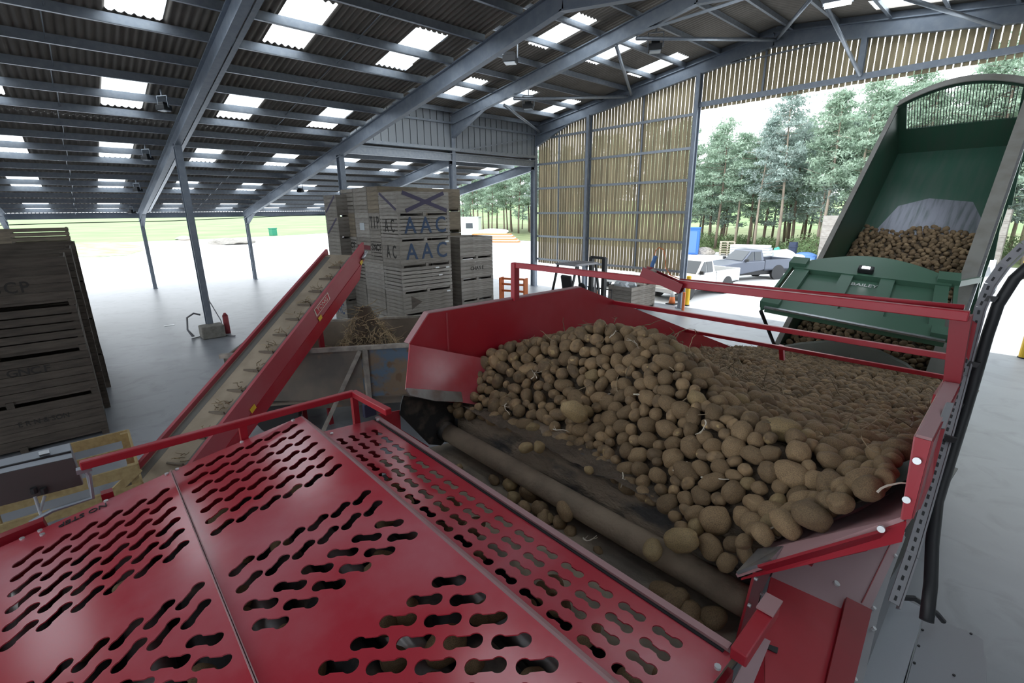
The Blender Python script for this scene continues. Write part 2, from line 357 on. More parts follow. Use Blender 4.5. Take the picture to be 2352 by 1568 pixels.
# ------------------------------------------------------------------ steel frames
def haunch(b, X, Y, z, sx, L, D):   # triangular web plate with a bottom flange
    b.plate([(X, Y, z), (X + sx * L, Y, z + .15 * L * (1 if sx > 0 else -1)), (X, Y, z - D)], .014)
    b.beam((X, Y, z - D), (X + sx * L, Y, z + .15 * L * (1 if sx > 0 else -1)), .17, .016)
LBL = {-7.45: 'steel portal frame of the low roof nearest the camera side, cut by the picture edge',
       -2.27: 'steel portal frame behind the dark box stack at the left edge',
       2.90: 'steel portal frame whose inner post stands on a concrete block',
       8.07: 'steel portal frame passing over the marked box stacks',
       13.25: 'tall steel portal frame whose post rises behind the front box stack',
       18.42: 'end steel portal frame carrying the slatted gable'}
frames = {}
for Y in FY:
    root = thing('portal_frame', LBL[Y], 'frame', (X0, Y, 0), kind='structure'); frames[Y] = root
    top = RIDGE if Y < 9 else X0
    b = MB(); b.ibeam((XF - .4, Y, zA(XF - .4) - .42), (top, Y, zA(top) - .42), .40, .17)
    if Y < 9: b.ibeam((RIDGE, Y, zA(RIDGE) - .42), (11.5, Y, zA(11.5) - .42), .40, .17)
    haunch(b, XF + .1, Y, zA(XF) - .62, 1, 1.7, .38)
    obj('rafter', b, 'steel', root)
    b = MB(); b.ibeam((XF, Y, .0), (XF, Y, zA(XF) - .5), .26, .16, up=(1, 0, 0)); b.box((XF - .17, Y - .11, 0), (XF + .17, Y + .11, .02))
    obj('post', b, 'steel', root)
    hi = zA(X0) - .55 if Y < 9 else zB(X0) - .3
    b = MB(); b.ibeam((X0, Y, .0), (X0, Y, hi), .30, .18, up=(1, 0, 0)); b.box((X0 - .2, Y - .14, 0), (X0 + .2, Y + .14, .022))
    obj('post', b, 'steel', root)
    if Y > 9:
        b = MB(); b.ibeam((X0, Y, zB(X0) - .42), (RIDGE, Y, zB(RIDGE) - .42), .40, .18)
        b.ibeam((RIDGE, Y, zB(RIDGE) - .42), (4.0, Y, zB(4.0) - .42), .40, .18); haunch(b, X0 + .15, Y, zB(X0) - .6, 1, 2.4, .55)
        b.plate([(RIDGE - 1.6, Y, zB(RIDGE - 1.6) - .62), (RIDGE + 1.6, Y, zB(RIDGE - 1.6) - .62), (RIDGE + .7, Y, zB(RIDGE) - .85), (RIDGE - .7, Y, zB(RIDGE) - .85)], .014)
        b.beam((RIDGE - .7, Y, zB(RIDGE) - .85), (RIDGE - 1.6, Y, zB(RIDGE - 1.6) - .62), .17, .016); b.beam((RIDGE + .7, Y, zB(RIDGE) - .85), (RIDGE + 1.6, Y, zB(RIDGE - 1.6) - .62), .17, .016)
        b.beam((RIDGE - .7, Y, zB(RIDGE) - .85), (RIDGE + .7, Y, zB(RIDGE) - .85), .17, .016)
        obj('upper_rafter', b, 'steel', root)
        b = MB(); b.ibeam((3.9, Y, 0), (3.9, Y, zB(3.9) - .4), .3, .18, up=(1, 0, 0)); obj('post', b, 'steel', root)
# pale cable tray hung beside the rafter of the frame on the concrete block
b = MB()
for X in (XF + .3,): b.beam((X, 3.30, zA(X) - .24), (RIDGE, 3.30, zA(RIDGE) - .24), .11, .03)
tag(obj('cable_tray', b, 'galv', None), 'long pale cable tray running up beside the rafter over the concrete-block post', 'cable tray')
b = MB(); b.ibeam((X0 - 15.2, YB0, zA(XF) - .42), (X0 - 15.2, 18.5, zA(XF) - .42), .2, .08); b.box((-34.75, YB0, zA(-34.6) - .16), (-34.55, 18.6, zA(-34.6) - .02))
tag(obj('trim_eaves', b, 'steel'), 'dark eaves gutter along the far low edge of the roof', 'gutter', kind='structure')
b = MB(); b.tube([pX(0, 517, -33.5), pX(160, 512, -33.5), pX(400, 507, -33.5), pX(560, 500, -33.5), pX(800, 490, -33.5)], .022, 6)
tag(obj('cable', b, 'black'), 'thin dark cable strung across the open side under the eaves', 'cable')

# cladding of the step between the two roofs
ws = thing('wall_side', 'light grey profiled cladding above the inner row of posts', 'wall', (X0, 13, 0), kind='structure')
me = MB().box((-.02, 0, 0), (.02, .30, 1.62)).mesh('cladding_panel'); me.materials.append(MATS['clad'])
y = 8.15
while y < 18.3:
    o = obj('cladding_panel', me, None, ws); o.location = (X0 + .05, y, 6.72); y += .335
obj('backing_sheet', MB().box((X0 - .02, 8.12, 6.70), (X0 + .015, 18.4, 8.36)), 'clad_dark', ws)
obj('gutter_beam', MB().box((X0 + .02, 8.12, 6.60), (X0 + .26, 18.4, 6.72)), 'galv', ws)
obj('rail', MB().ibeam((X0 + .1, 8.12, 6.34), (X0 + .1, 18.4, 6.34), .28, .16), 'galv', ws)
obj('rail', MB().box((X0 + .05, 8.12, 7.70), (X0 + .19, 18.4, 7.78)), 'galv', ws)

# gable: spaced vertical boards on rails
wg = thing('wall_gable', 'gable of spaced vertical timber boards on steel rails beside the open doorway', 'wall', (-12, YG, 0), kind='structure')
x = -18.45; rr = random.Random(3)
while x < 3.6:
    door = x > -9.9
    z0 = (7.62 if door else 1.30) + rr.uniform(-.01, .01); w = .137
    xm = x + w / 2
    bm = MB().box((x, YG + .13, z0), (x + w, YG + .155, zB(xm) - .06))
    obj('slat', bm, 'timber_slat', wg); x += .1665
for xa, xb in ((X0, RIDGE), (RIDGE, 4.3)): obj('verge_board', MB().beam((xa, YG + .10, zB(xa) - .10), (xb, YG + .10, zB(xb) - .10), .06, .30), 'steel', wg)
for z in (7.51, 6.30, 5.12, 3.89, 2.70, 1.50):
    obj('rail', MB().box((-18.5, YG + .05, z - .05), (-9.9, YG + .125, z + .05)), 'galv', wg)
obj('door_header', MB().box((-9.9, YG + .0, 7.72), (3.8, YG + .125, 7.88)), 'steel', wg)
for X, zb in ((-15.08, 0), (-9.88, 0), (-4.78, 7.8)):
    b = MB(); b.ibeam((X, YG, zb), (X, YG, zB(X) - .6), .24 if zb == 0 else .14, .15, up=(0, 1, 0))
    if zb == 0: b.box((X - .16, YG - .16, 0), (X + .16, YG + .16, .03))
    obj('post', b, 'steel', wg)
for X in (-2.0, .6, -7.6, -12.3, -17.0): obj('rail', MB().box((X - .03, YG + .06, 7.7 if X > -9.9 else 1.5), (X + .03, YG + .12, zB(X) - .5)), 'steel', wg)

w_ = MB().box((5.0, -17.6, 0), (5.2, 8.0, 9.3)); w_.box((4.0, 8.0, 0), (4.2, 18.4, 7.8))  # unseen walls added to keep side light off the foreground
tag(obj('shade_wall_right', w_, 'clad_white'), 'unseen plain clad wall added on the right to shade the floor', 'wall', kind='structure')
# wind bracing tubes
BR = [((1158, 241), 13.25, (1240, 303), 18.3, 'slanting brace tube above the corner post of the slatted gable'),
      ((1415, 104), 13.25, (1450, 218), 18.3, 'slanting brace tube hanging in front of the left gable boards'),
      ((1180, 227), 13.3, (1442, 222), 18.3, 'level brace tube from the tall frame to the gable rafter'),
      ((1462, 88), 13.3, (1782, 91), 18.3, 'level brace tube running to the roof ridge of the gable'),
      ((1862, -2), 15.2, (1786, 88), 18.3, 'short brace tube rising from the gable ridge'),
      ((1884, -14), 15.5, (1975, 172), 18.3, 'long brace tube dropping to the doorway header post'),
      ((2080, -4), 15.6, (2295, 62), 18.3, 'brace tube at the top right over the doorway')]
for a, ya, c, yb, lab in BR:
    o = obj('brace_tube', MB().cyl(pY(*a, ya), pY(*c, yb), .055, 10), 'galv', smooth=True); tag(o, lab, 'brace', 'wind bracing tubes under the upper roof', 'structure')
o = obj('brace_tube', MB().beam(pX(1058, 346, X0 + .25), pX(1226, 317, X0 + .25), .06, .06), 'galv'); tag(o, 'flat brace crossing the grey cladding near the gable corner', 'brace', 'wind bracing tubes under the upper roof', 'structure')

# ------------------------------------------------------------------ hanging lamps
def lamp(p, s, label, on=False, rz=0.6):
    t = thing('flood_light', label, 'lamp', p, rz, 'flood lights under the roof')
    b = MB(); b.box((-.16 * s, -.14 * s, -.10 * s), (.16 * s, .14 * s, .04 * s)); b.box((-.10 * s, -.09 * s, .04 * s), (.10 * s, .09 * s, .12 * s))
    obj('housing', b, 'black', t, world=False, bevel=.01)
    obj('lens', MB().box((-.13 * s, -.11 * s, -.125 * s), (.13 * s, .11 * s, -.10 * s)), 'lamp_on' if on else 'lamp_glass', t, world=False)
    b = MB(); b.box((-.19 * s, -.02 * s, -.02), (-.17 * s, .02 * s, .30 * s)); b.box((.17 * s, -.02 * s, -.02), (.19 * s, .02 * s, .30 * s)); b.box((-.19 * s, -.02 * s, .29 * s), (.19 * s, .02 * s, .31 * s)); b.cyl((0, 0, .3 * s), (0, 0, .62 * s), .02, 6)
    obj('bracket', b, 'galv', t, world=False)
def roofpt(x, y, zf, off, s):   # point hung `off` under the roof plane with slope s
    return pP(x, y, (X0, 0, zf(X0) - off), (-s, 0, 1))
for x, y, lab in ((1172, 133, 'flood light hanging in the middle of the upper roof bay'), (1505, 107, 'flood light hanging between two skylights near the gable'), (1214, 243, 'small flood light in front of the gable corner')):
    lamp(roofpt(x, y, zB, .75, .135), 1.25, lab)
lamp(pY(902, 296, 10.9), 1.3, 'flood light hanging in front of the grey cladding')
for x, y, lab in ((376, 245, 'dark flood light beside the skylight, highest of the left roof'), (338, 361, 'dark flood light on the left roof, second below the highest'), (316, 435, 'dark flood light on the left roof, third below the highest'), (302, 486, 'lowest dark flood light of the left roof, just above the eaves'), (690, 437, 'dark flood light under the low roof left of the box stacks')):
    lamp(roofpt(x, y, zA, .42, .158), .85, lab)
t = thing('tube_light', 'bright lit strip lamp at the top edge above the doorway', 'lamp', pY(1925, 6, 15.0), 0.3)
obj('tube', MB().box((-.28, -.09, -.06), (.28, .09, 0)), 'lamp_on', t, world=False); obj('housing', MB().box((-.32, -.12, 0), (.32, .12, .07)), 'galv', t, world=False)
b = MB(); b.cyl((0, 0, .07), (0, 0, .9), .012, 6); obj('hanger', b, 'galv', t, world=False)

# ------------------------------------------------------------------ reception hopper
XL, XR = -3.06, -.19
hop = thing('reception_hopper', 'large red steel hopper heaped with potatoes', 'hopper', (-1.7, 4.5, 0))
def yz(pts, X): return [V((X, a, c)) for a, c in pts]
obj('side_panel', MB().plate(yz([(1.90, 3.255), (3.69, 3.255), (8.57, 1.47), (8.57, .55), (4.0, 1.6), (1.75, 2.62), (1.67, 2.72), (1.716, 3.05)], XL), .012), 'red', hop)
b = MB(); b.box((XL - .07, 1.90, 3.245), (XL + .004, 3.69, 3.262)); b.beam((XL - .035, 3.69, 3.25), (XL - .035, 8.57, 1.467), .07, .014)
b.plate([(XL - .07, 1.9, 3.255), (XL, 1.9, 3.255), (XL, 1.716, 3.05), (XL - .07, 1.716, 3.05)], .012)
obj('top_flange', b, 'pink_dust', hop)
obj('seam', MB().box((XL + .004, 2.05, 2.7), (XL + .012, 2.062, 3.24)), 'red_dust', hop)
_n = V((.93, .06, .34))
def lw(x, y): return pP(x, y, (XL + .012, 1.716, 3.05), _n)
obj('lower_panel', MB().plate([lw(941, 791), lw(1000, 802), lw(1180, 836), lw(1330, 866), lw(1300, 960), lw(1058, 924), lw(931, 894)], .008), 'red_dust', hop)  # pinker coat than the side panel puts the sky reflection into its colour
obj('wear_strip', MB().plate([lw(931, 891), lw(1058, 900), lw(1062, 923), lw(1000, 921), lw(940, 908)], .02), 'steel_worn', hop, label='bare worn steel strip')
obj('rubber_skirt', MB().plate([pX(x, y, XL + .05) for x, y in ((926, 908), (1046, 926), (1042, 990), (1012, 1022), (985, 1020), (918, 952), (920, 930))], .012), 'rubber', hop, label='black rubber skirt')
# right-hand wall: flared plate, upright cap and front flange
A_ = pY(1692, 1322, 1.76); B_ = pY(2072, 1192, 1.90)
A1 = V((A_.x + .05, 3.0, A_.z - .25)); B1 = V((B_.x, 3.0, B_.z - .25))
A0 = pY(1742, 1268, 1.92)
obj('flared_panel', MB().plate([A_, B_, B1, A1, A0], .014), 'pink_dust', hop)
obj('wear_strip', MB().plate([A_ + V((0, 0, .012)), pY(1772, 1293, 1.78) + V((0, 0, .012)), pY(1800, 1262, 1.9) + V((0, 0, .012)), A0 + V((0, 0, .012))], .012), 'steel_bright', hop, label='bare bright steel tip')
_f = [A_ + V((0.02, -.004, 0)), B_ + V((0.012, -.006, 0)), B_ + V((.012, -.006, -.075)), lerp(A_, B_, .35) + V((0, -.004, -.045))]
obj('front_flange', MB().plate(_f, .012), 'red', hop)
c0 = pY(2103, 1003, 1.93); c1 = pY(2140, 1013, 1.93); c2 = pY(2094, 1190, 1.90); c3 = B_.copy()
up0 = pY(2168, 880, 2.78); up1 = pY(2203, 886, 2.78)
b = MB(); b.plate([c0, c1, c2, c3], .012); obj('upright_face', b, 'red', hop)
b = MB(); b.plate([c0, c1, up1, up0], .02); obj('upright_cap', b, 'pink_dust', hop, label='dusty pale upper edge')
b = MB(); b.plate([c0, up0, V((up0.x, 2.78, B_.z - .2)), c3], .01); obj('upright_inner', b, 'red_dust', hop)
b = MB(); b.plate([c1, up1, V((up1.x - .02, 2.78, 2.95)), V((c2.x, 1.9, c2.z))], .01); obj('upright_outer', b, 'red_dark', hop)
b = MB(); b.plate([V((XR - .02, 2.7, 3.2)), V((XR - .02, 3.69, 3.2)), V((XR - .1, 8.57, 1.45)), V((XR - .1, 8.57, .75)), V((XR - .02, 4, 2.2)), V((XR - .02, 2.7, 2.5))], .012); obj('side_panel', b, 'red', hop)
for x, y, Y in ((2107, 1057, 1.915), (2083, 1146, 1.905), (2025, 1213, 1.86)):
    p = pY(x, y, Y); obj('bolt', MB().cyl(p + V((0, .0, 0)), p + V((0, -.012, .002)), .0115, 14), 'white_bolt', hop, smooth=False)
# guard rails across the hopper
def railx(x0, y0, x1, y1, Y, h, m='red'):
    return MB().beam(pY(x0, y0, Y), pY(x1, y1, Y), .042, h)
obj('guard_rail', railx(1178, 608, 2226, 726, 2.79, .044), 'red', hop, bevel=.004)
obj('guard_rail', MB().cyl(pY(1562, 644, 2.86), pY(2215, 706, 2.86), .013, 12), 'red', hop, smooth=True)
obj('guard_rail', railx(1408, 694, 2184, 820, 4.25, .040), 'red', hop, bevel=.004)
obj('guard_rail', railx(1566, 757, 2170, 866, 5.9, .042), 'red', hop, bevel=.004)
obj('rail_post', MB().beam(pY(1183, 604, 2.79), pY(1183, 690, 2.79), .05, .06, up=(0, 1, 0)), 'red', hop, bevel=.004)
_a, _b, _c, _d = pY(2182, 722, 2.79), pY(2232, 727, 2.79), pY(2205, 882, 2.79), pY(2166, 876, 2.79)
obj('rail_post', MB().prism([_a, _b, _c, _d], (0, .07, 0)), 'red_dark', hop)
obj('post_wing', MB().prism([pY(2228, 735, 2.9), pY(2243, 745, 2.9), pY(2212, 890, 2.9), pY(2197, 884, 2.9)], (0, .03, 0)), 'red', hop)
obj('support_foot', MB().prism([pY(1788, 792, 6.1), pY(1798, 795, 6.1), pY(1800, 828, 6.1), pY(1790, 826, 6.1)], (0, .05, 0)), 'red', hop)
# loose channel lying against the top rail
ch = thing('steel_channel', 'short red open channel leaning on the top guard rail', 'channel', pY(1560, 650, 2.75))
_p = pY(1478, 622, 2.72); _q = pY(1568, 662, 2.77)
_dd = (_q - _p).normalized(); _s = _dd.cross(V((0, 0, 1))).normalized(); _u = _s.cross(_dd)
b = MB(); b.obox((_p + _q) / 2 - _u * .028, (_q - _p) / 2, _s * .035, _u * .004); b.obox((_p + _q) / 2 + _s * .033, (_q - _p) / 2, _s * .004, _u * .03); b.obox((_p + _q) / 2 - _s * .033, (_q - _p) / 2, _s * .004, _u * .03)
obj('web', b, 'red_dark', ch); obj('bracket', MB().obox(_p + _dd * .06 + _u * .01, _dd * .015, _s * .025, _u * .02), 'rail_pale', ch)
# belt, drum, legs
b = MB(); nx = 150; na = 44; vs = []; fs = []
for i in range(nx + 1):
    X = -3.0 + 2.42 * i / nx
    for k in range(na + 1):
        a = math.radians(-60 + 170 * k / na)   # from below-front over the top
        r = .262 + .018 * noise.noise(V((X * 3, a * 3, 1))) + .016 * noise.noise(V((X * 12, a * 5, 4))) + .007 * noise.noise(V((X * 34, a * 12, 7)))
        vs.append((X, 2.31 - math.cos(a) * r, 2.235 + math.sin(a) * r))
for i in range(nx):
    for k in range(na):
        j = i * (na + 1) + k; fs.append((j, j + 1, j + na + 2, j + na + 1))
b.add(vs, fs); obj('soil_covered_belt', b, 'soil_belt', hop, smooth=True)
obj('drum_collar', MB().cyl((-3.03, 2.31, 2.235), (-2.97, 2.31, 2.235), .275, 40), 'black', hop, smooth=True)
for X in (-2.95, -.75):
    for Y in (2.9, 5.2, 7.8): obj('leg', MB().box((X - .06, Y - .06, 0), (X + .06, Y + .06, 1.5 - .11 * Y)), 'red_dark', hop)
obj('floor_plate', MB().plate([(-3.03, 2.45, 2.1), (-.25, 2.45, 2.1), (-.25, 8.5, .5), (-3.03, 8.5, .5)], .02), 'black', hop)

# ------------------------------------------------------------------ potatoes
import bmesh
def potato_mesh(seed, sub, stretch):
    bm = bmesh.new(); bmesh.ops.create_icosphere(bm, subdivisions=sub, radius=1.0)
    o = V((seed * 7.3, seed * 3.1, seed * 1.7))
    for v in bm.verts:
        c = v.co.copy()
        k = 1 + .16 * noise.noise(c * .9 + o) + .07 * noise.noise(c * 2.2 + o * 2) + (.03 * noise.noise(c * 5 + o) if sub > 2 else 0)
        v.co = V((c.x * stretch, c.y, c.z * .88)) * k
    bm.faces.ensure_lookup_table()
    vs = [v.co.copy() for v in bm.verts]; fs = [tuple(w.index for w in f.verts) for f in bm.faces]; bm.free()
    return vs, fs
STR = [1.05, 1.15, 1.22, 1.3, 1.38, 1.5, 1.12, 1.2]
P_HI = [potato_mesh(i + 1, 4, s) for i, s in enumerate(STR)]
P_MD = [potato_mesh(i + 1, 3, s) for i, s in enumerate(STR)]
P_LO = [potato_mesh(i + 1, 2, s) for i, s in enumerate(STR)]
def pl(x, tab):
    for (a, b_), (c, d) in zip(tab, tab[1:]):
        if x <= c: return b_ + (d - b_) * max(0, (x - a)) / (c - a)
    return tab[-1][1]
BACK = [(1.9, 2.84), (2.6, 2.80), (3.2, 2.72), (4.0, 2.50), (5.5, 2.21), (7.0, 1.95), (9.4, 1.50)]
def heap(X, Y):
    hb = pl(Y, BACK) + .39 * math.exp(-((X + 2.05) / .72) ** 2 - ((Y - 2.95) / .75) ** 2)
    hb += .10 * math.exp(-((X + .75) / .45) ** 2 - ((Y - 2.2) / .5) ** 2)
    yf = pl(X, [(-3.1, 1.98), (-2.6, 2.18), (-1.9, 2.26), (-1.4, 2.17), (-.95, 2.03), (-.5, 1.92)])
    hf = 2.46 + .86 * (Y - yf)
    k = .10; h = max(0, min(1, .5 + .5 * (hb - hf) / k))
    z = hb * (1 - h) + hf * h - k * h * (1 - h) + .03 * noise.noise(V((X * 2.2, Y * 2.2, 0)))
    if X > -.66 and Y < 3.6: z = max(z, (2.60 + 1.02 * (X + .62) + .03) - max(0, Y - 2.5) * .35)
    return z
def scatter(gen, n, spacing_of):
    cells = {}; out = []
    for _ in range(n):
        p = gen()
        if p is None: continue
        s = spacing_of(p); g = .16; key = tuple(int(math.floor(c / g)) for c in p); ok = True
        for dx in (-1, 0, 1):
            for dy in (-1, 0, 1):
                for dz in (-1, 0, 1):
                    for q, sq in cells.get((key[0] + dx, key[1] + dy, key[2] + dz), ()):
                        m_ = (s + sq) * .5
                        if (q - p).length_squared < m_ * m_: ok = False; break
                    if not ok: break
                if not ok: break
            if not ok: break
        if ok: cells.setdefault(key, []).append((p, s)); out.append((p, s))
    return out
def gen_hop():
    Y = 1.86 + 7.3 * rnd.random() ** 1.2; X = rnd.uniform(-3.0, -.24)
    if X > -.70 and Y < 1.86 + .32 * (X + .70): return None
    if (Y > 3.4 and X > -.34) or (Y > 6 and X > -.42) or Y > 9.0: return None
    z = heap(X, Y)
    if z < 2.44 and Y < 2.5: return None
    return V((X, Y, z))
def sp(p):
    if p.y > 3.6: return 1.0 * rnd.choice((.082, .092, .100, .108))
    return .86 * rnd.choice((.062, .074, .086, .094, .10, .118 if p.x > -1.4 and p.y < 3 else .098))
hp = scatter(gen_hop, 80000, lambda p: sp(p))
hp = [(p, s / (1.0 if p.y > 3.6 else .88)) for p, s in hp]
b = MB(); vs = []; fs = []; nx, ny = 110, 220
for i in range(nx + 1):
    for j in range(ny + 1):
        X = -3.04 + 2.78 * i / nx; Y = 2.06 + 7.0 * (j / ny) ** 1.6; z = heap(X, Y) - .058 + .018 * noise.noise(V((X * 12, Y * 12, 2))) + .012 * noise.noise(V((X * 33, Y * 33, 6)))
        vs.append((X, Y, max(z, 2.485 + .02 * noise.noise(V((X * 9, Y * 9, 3))) + .015 * noise.noise(V((X * 25, Y * 25, 3))) if Y < 2.5 else z)))
for i in range(nx):
    for j in range(ny):
        k = i * (ny + 1) + j; fs.append((k, k + 1, k + ny + 2, k + ny + 1))
b.add(vs, fs)
tag(obj('loose_soil', b, 'soil', smooth=True), 'loose brown soil, darkened as crevice shade, between and under the heaped potatoes', 'soil', kind='stuff')
def pmat():
    q = V((rnd.gauss(0, 1), rnd.gauss(0, 1), rnd.gauss(0, 1))).normalized()
    return Matrix.Rotation(rnd.uniform(0, 6.28), 3, q)
def place_potatoes(pts, n_ind):
    vis = []
    for p, s in pts:
        x, y, d = proj(p); inside = -30 < x < 2390 and -20 < y < 1600 and d > .3
        vis.append((s / d if inside else 0, p, s))
    vis.sort(key=lambda t: -t[0]); return vis[:n_ind], vis[n_ind:]
def merged(name, lst, m, label, near=5.5):
    b = MB()
    for _, p, s in lst:
        k = rnd.randrange(8); src = (P_MD if proj(p)[2] < near else P_LO)[k]; R3 = pmat(); sc = s * rnd.uniform(.52, .60)
        b.add([p + R3 @ v * sc for v in src[0]], src[1])
    o = obj(name, b, m, smooth=True); tag(o, label, 'potatoes', kind='stuff'); return o
PM = []
for vs, fs in P_HI:
    me = bpy.data.meshes.new('potato'); me.from_pydata([tuple(v) for v in vs], [], fs); me.polygons.foreach_set('use_smooth', [True] * len(me.polygons)); me.materials.append(MATS['potato']); PM.append(me)
PMC = []
for me in PM:
    c = me.copy(); c.materials.clear(); c.materials.append(MATS['potato_clean']); PMC.append(c)
def potato(p, s, label, group, clean=False, k=None):
    o = bpy.data.objects.new('potato', (PMC if clean else PM)[rnd.randrange(8) if k is None else k]); COL.objects.link(o)
    o.location = p; sc = s * rnd.uniform(.53, .60); o.scale = (sc, sc, sc)
    o.rotation_euler = (rnd.uniform(-3, 3), rnd.uniform(-.7, .7), rnd.uniform(-3, 3)); return tag(o, label, 'potato', group)
near, rest = place_potatoes(hp, 262)
for _, p, s in near:
    if rnd.random() < .25 and p.x > -1.3: s *= 1.12
    px_ = proj(p)[0]; reg = 'on the left slope of the heap below the red side wall' if px_ < 1330 else 'in the middle slope of the heap below its crest' if px_ < 1600 else 'at the right foot of the heap above the bare belt' if px_ < 1800 else 'heaped against the flared panel at the right'
    potato(p, s, 'earthy brown potato ' + reg, 'potatoes on the near slope of the heap', rnd.random() < .10)
merged('potato_heap', rest, 'potato', 'countless earthy potatoes filling the rest of the red hopper')

# ------------------------------------------------------------------ roller cleaner with perforated covers
cl = thing('roller_cleaner', 'red potato cleaner with perforated guard covers in front of the hopper', 'machine', (-1.75, .5, 0))
XC0, XC1 = -3.06, -.45
def zBp(Y): return 2.61 + (Y - .165) * .1538
def zAp(Y): return 2.49 + (Y + .5) * .18
def slot2(cx, cy, dx, dy, L=.128, r=.0215, w=.0145):
    l = math.hypot(dx, dy); dx /= l; dy /= l; a0 = math.asin(w / r); out = []; h = L / 2 - r
    for sgn in (1, -1):
        for i in range(15):
            a = -(math.pi - a0) + 2 * (math.pi - a0) * i / 14
            s = sgn * (h + r * math.cos(a)); t = sgn * r * math.sin(a)
            out.append((cx + dx * s - dy * t, cy + dy * s + dx * t))
    return out
def perforated(name, rect, slots, zf, m):
    x0, x1, y0, y1 = rect
    xs = [(x0, y0), (x1, y0), (x1, y1), (x0, y1)]; co = [V(p) for p in xs]; faces = [[0, 1, 2, 3]]
    for sl in slots:
        if all(x0 + .005 < px < x1 - .005 and y0 + .005 < py < y1 - .005 for px, py in sl):
            n = len(co); co += [V(p) for p in sl]; faces.append(list(range(n, n + len(sl))))
    r = geometry.delaunay_2d_cdt(co, [], faces, 1, 1e-5, True)
    tri = [f for f, of in zip(r[2], r[5]) if not any(q > 0 for q in of)]
    b = MB(); b.add([(v.x, v.y, zf(v.y)) for v in r[0]], tri)
    o = obj(name, b, m, cl); so = o.modifiers.new('thickness', 'SOLIDIFY'); so.thickness = .005; so.offset = -1; return o
XM = (XC0 + XC1) / 2
rowsB = [-2.96 + .1133 * k for k in range(7)] + [-1.945, -1.83]; rowsA = [-2.845 + .1133 * k for k in range(6)] + [-1.945, -1.83]
SB = []; SA = []
for rows, ys, out in ((rowsB, [.262 + .1045 * k for k in range(6)], SB), (rowsA, [-.42 + .1 * k for k in range(6)], SA)):
    for X in rows:
        for Y in ys:
            out.append(slot2(X, Y, *((-.050, .096, .113) if out is SB else (-.082, .1, .126)), .0240, .0180)); out.append(slot2(2 * XM - X, Y, .085, .092, .128, .0258, .0188))
obj_B = perforated('perforated_cover', (XC0, XC1, .168, .885), SB, zBp, 'red_dust')
obj_A = perforated('perforated_cover', (XC0, XC1, -.56, .162), SA, zAp, 'red_dust')
S2 = [slot2(-2.84 + .1467 * k, Y, 1, 0, .114, .0230, .0125) for k in range(16) for Y in (1.055, 1.135, 1.215, 1.297)]
perforated('perforated_cover', (XC0, XC1, 1.0, 1.40), S2, lambda Y: 2.57 - .030 * (Y - 1.0) / .40, 'red_dust')
b = MB(); b.add([(XC0, .885, zBp(.885)), (XC1, .885, zBp(.885)), (XC1, .90, zBp(.885) - .004), (XC0, .90, zBp(.885) - .004), (XC1, 1.012, 2.576), (XC0, 1.012, 2.576)], [(0, 1, 2, 3), (3, 2, 4, 5)])
o = obj('cover_edge', b, 'pink_dust', cl, label='dusty folded edge of the cover'); o.modifiers.new('t', 'SOLIDIFY').thickness = .004
b = MB(); b.box((XC0, .160, zBp(.165) - .03), (XC1, .1635, zBp(.165) + .012)); b.box((XC0, .1665, zBp(.165) - .03), (XC1, .170, zBp(.165) + .009))
obj('cover_seam', b, 'pink_dust', cl)
b = MB(); b.plate([(XC0, -.56, zAp(-.56)), (XC0, .162, zAp(.162)), (XC0, .162, zAp(.162) - .06), (XC0, -.56, zAp(-.56) - .06)], .004); b.plate([(XC0, .168, zBp(.168)), (XC0, .885, zBp(.885)), (XC0, .885, zBp(.885) - .07), (XC0, .168, zBp(.168) - .06)], .004)
obj('cover_skirt', b, 'red_dust', cl)
b = MB(); b.box((XC0, 1.414, 2.48), (XC1 - .02, 1.426, 2.556)); b.box((XC0, 1.396, 2.548), (XC1 - .02, 1.428, 2.557)); obj('front_lip', b, 'pink_dust', cl)
obj('lip_seal', MB().box((XC0, 1.383, 2.535), (XC1 - .03, 1.395, 2.546)), 'black', cl)
pa = pP(192, 1183, (XC0, -.5, zAp(-.5)), (0, -.18, 1)); letters('NO STEP', .055, pa + V((0, 0, .004)), (0, -1, -.18), (1, 0, 0), 'black', cl, sx=.9)
for x, y in ((98, 1229), (93, 1215), (52, 1232), (243, 1142), (380, 1082), (403, 1070), (550, 1010), (672, 965)):
    P = pP(x, y, (XC0, -.5, zAp(-.5)), (0, -.165, 1)); P.x = max(P.x, XC0 + .015); zz = zAp(P.y) if P.y < .165 else zBp(P.y)
    obj('bolt', MB().cyl((P.x, P.y, zz - .002), (P.x, P.y, zz + .008), .010, 8), 'white_bolt', cl)
for x, y in ((1648, 1534), (762, 997), (868, 965)):
    P = pZ(x, y, 2.565); obj('bolt', MB().cyl(P, P + V((0, 0, .010)), .011, 8), 'white_bolt', cl)
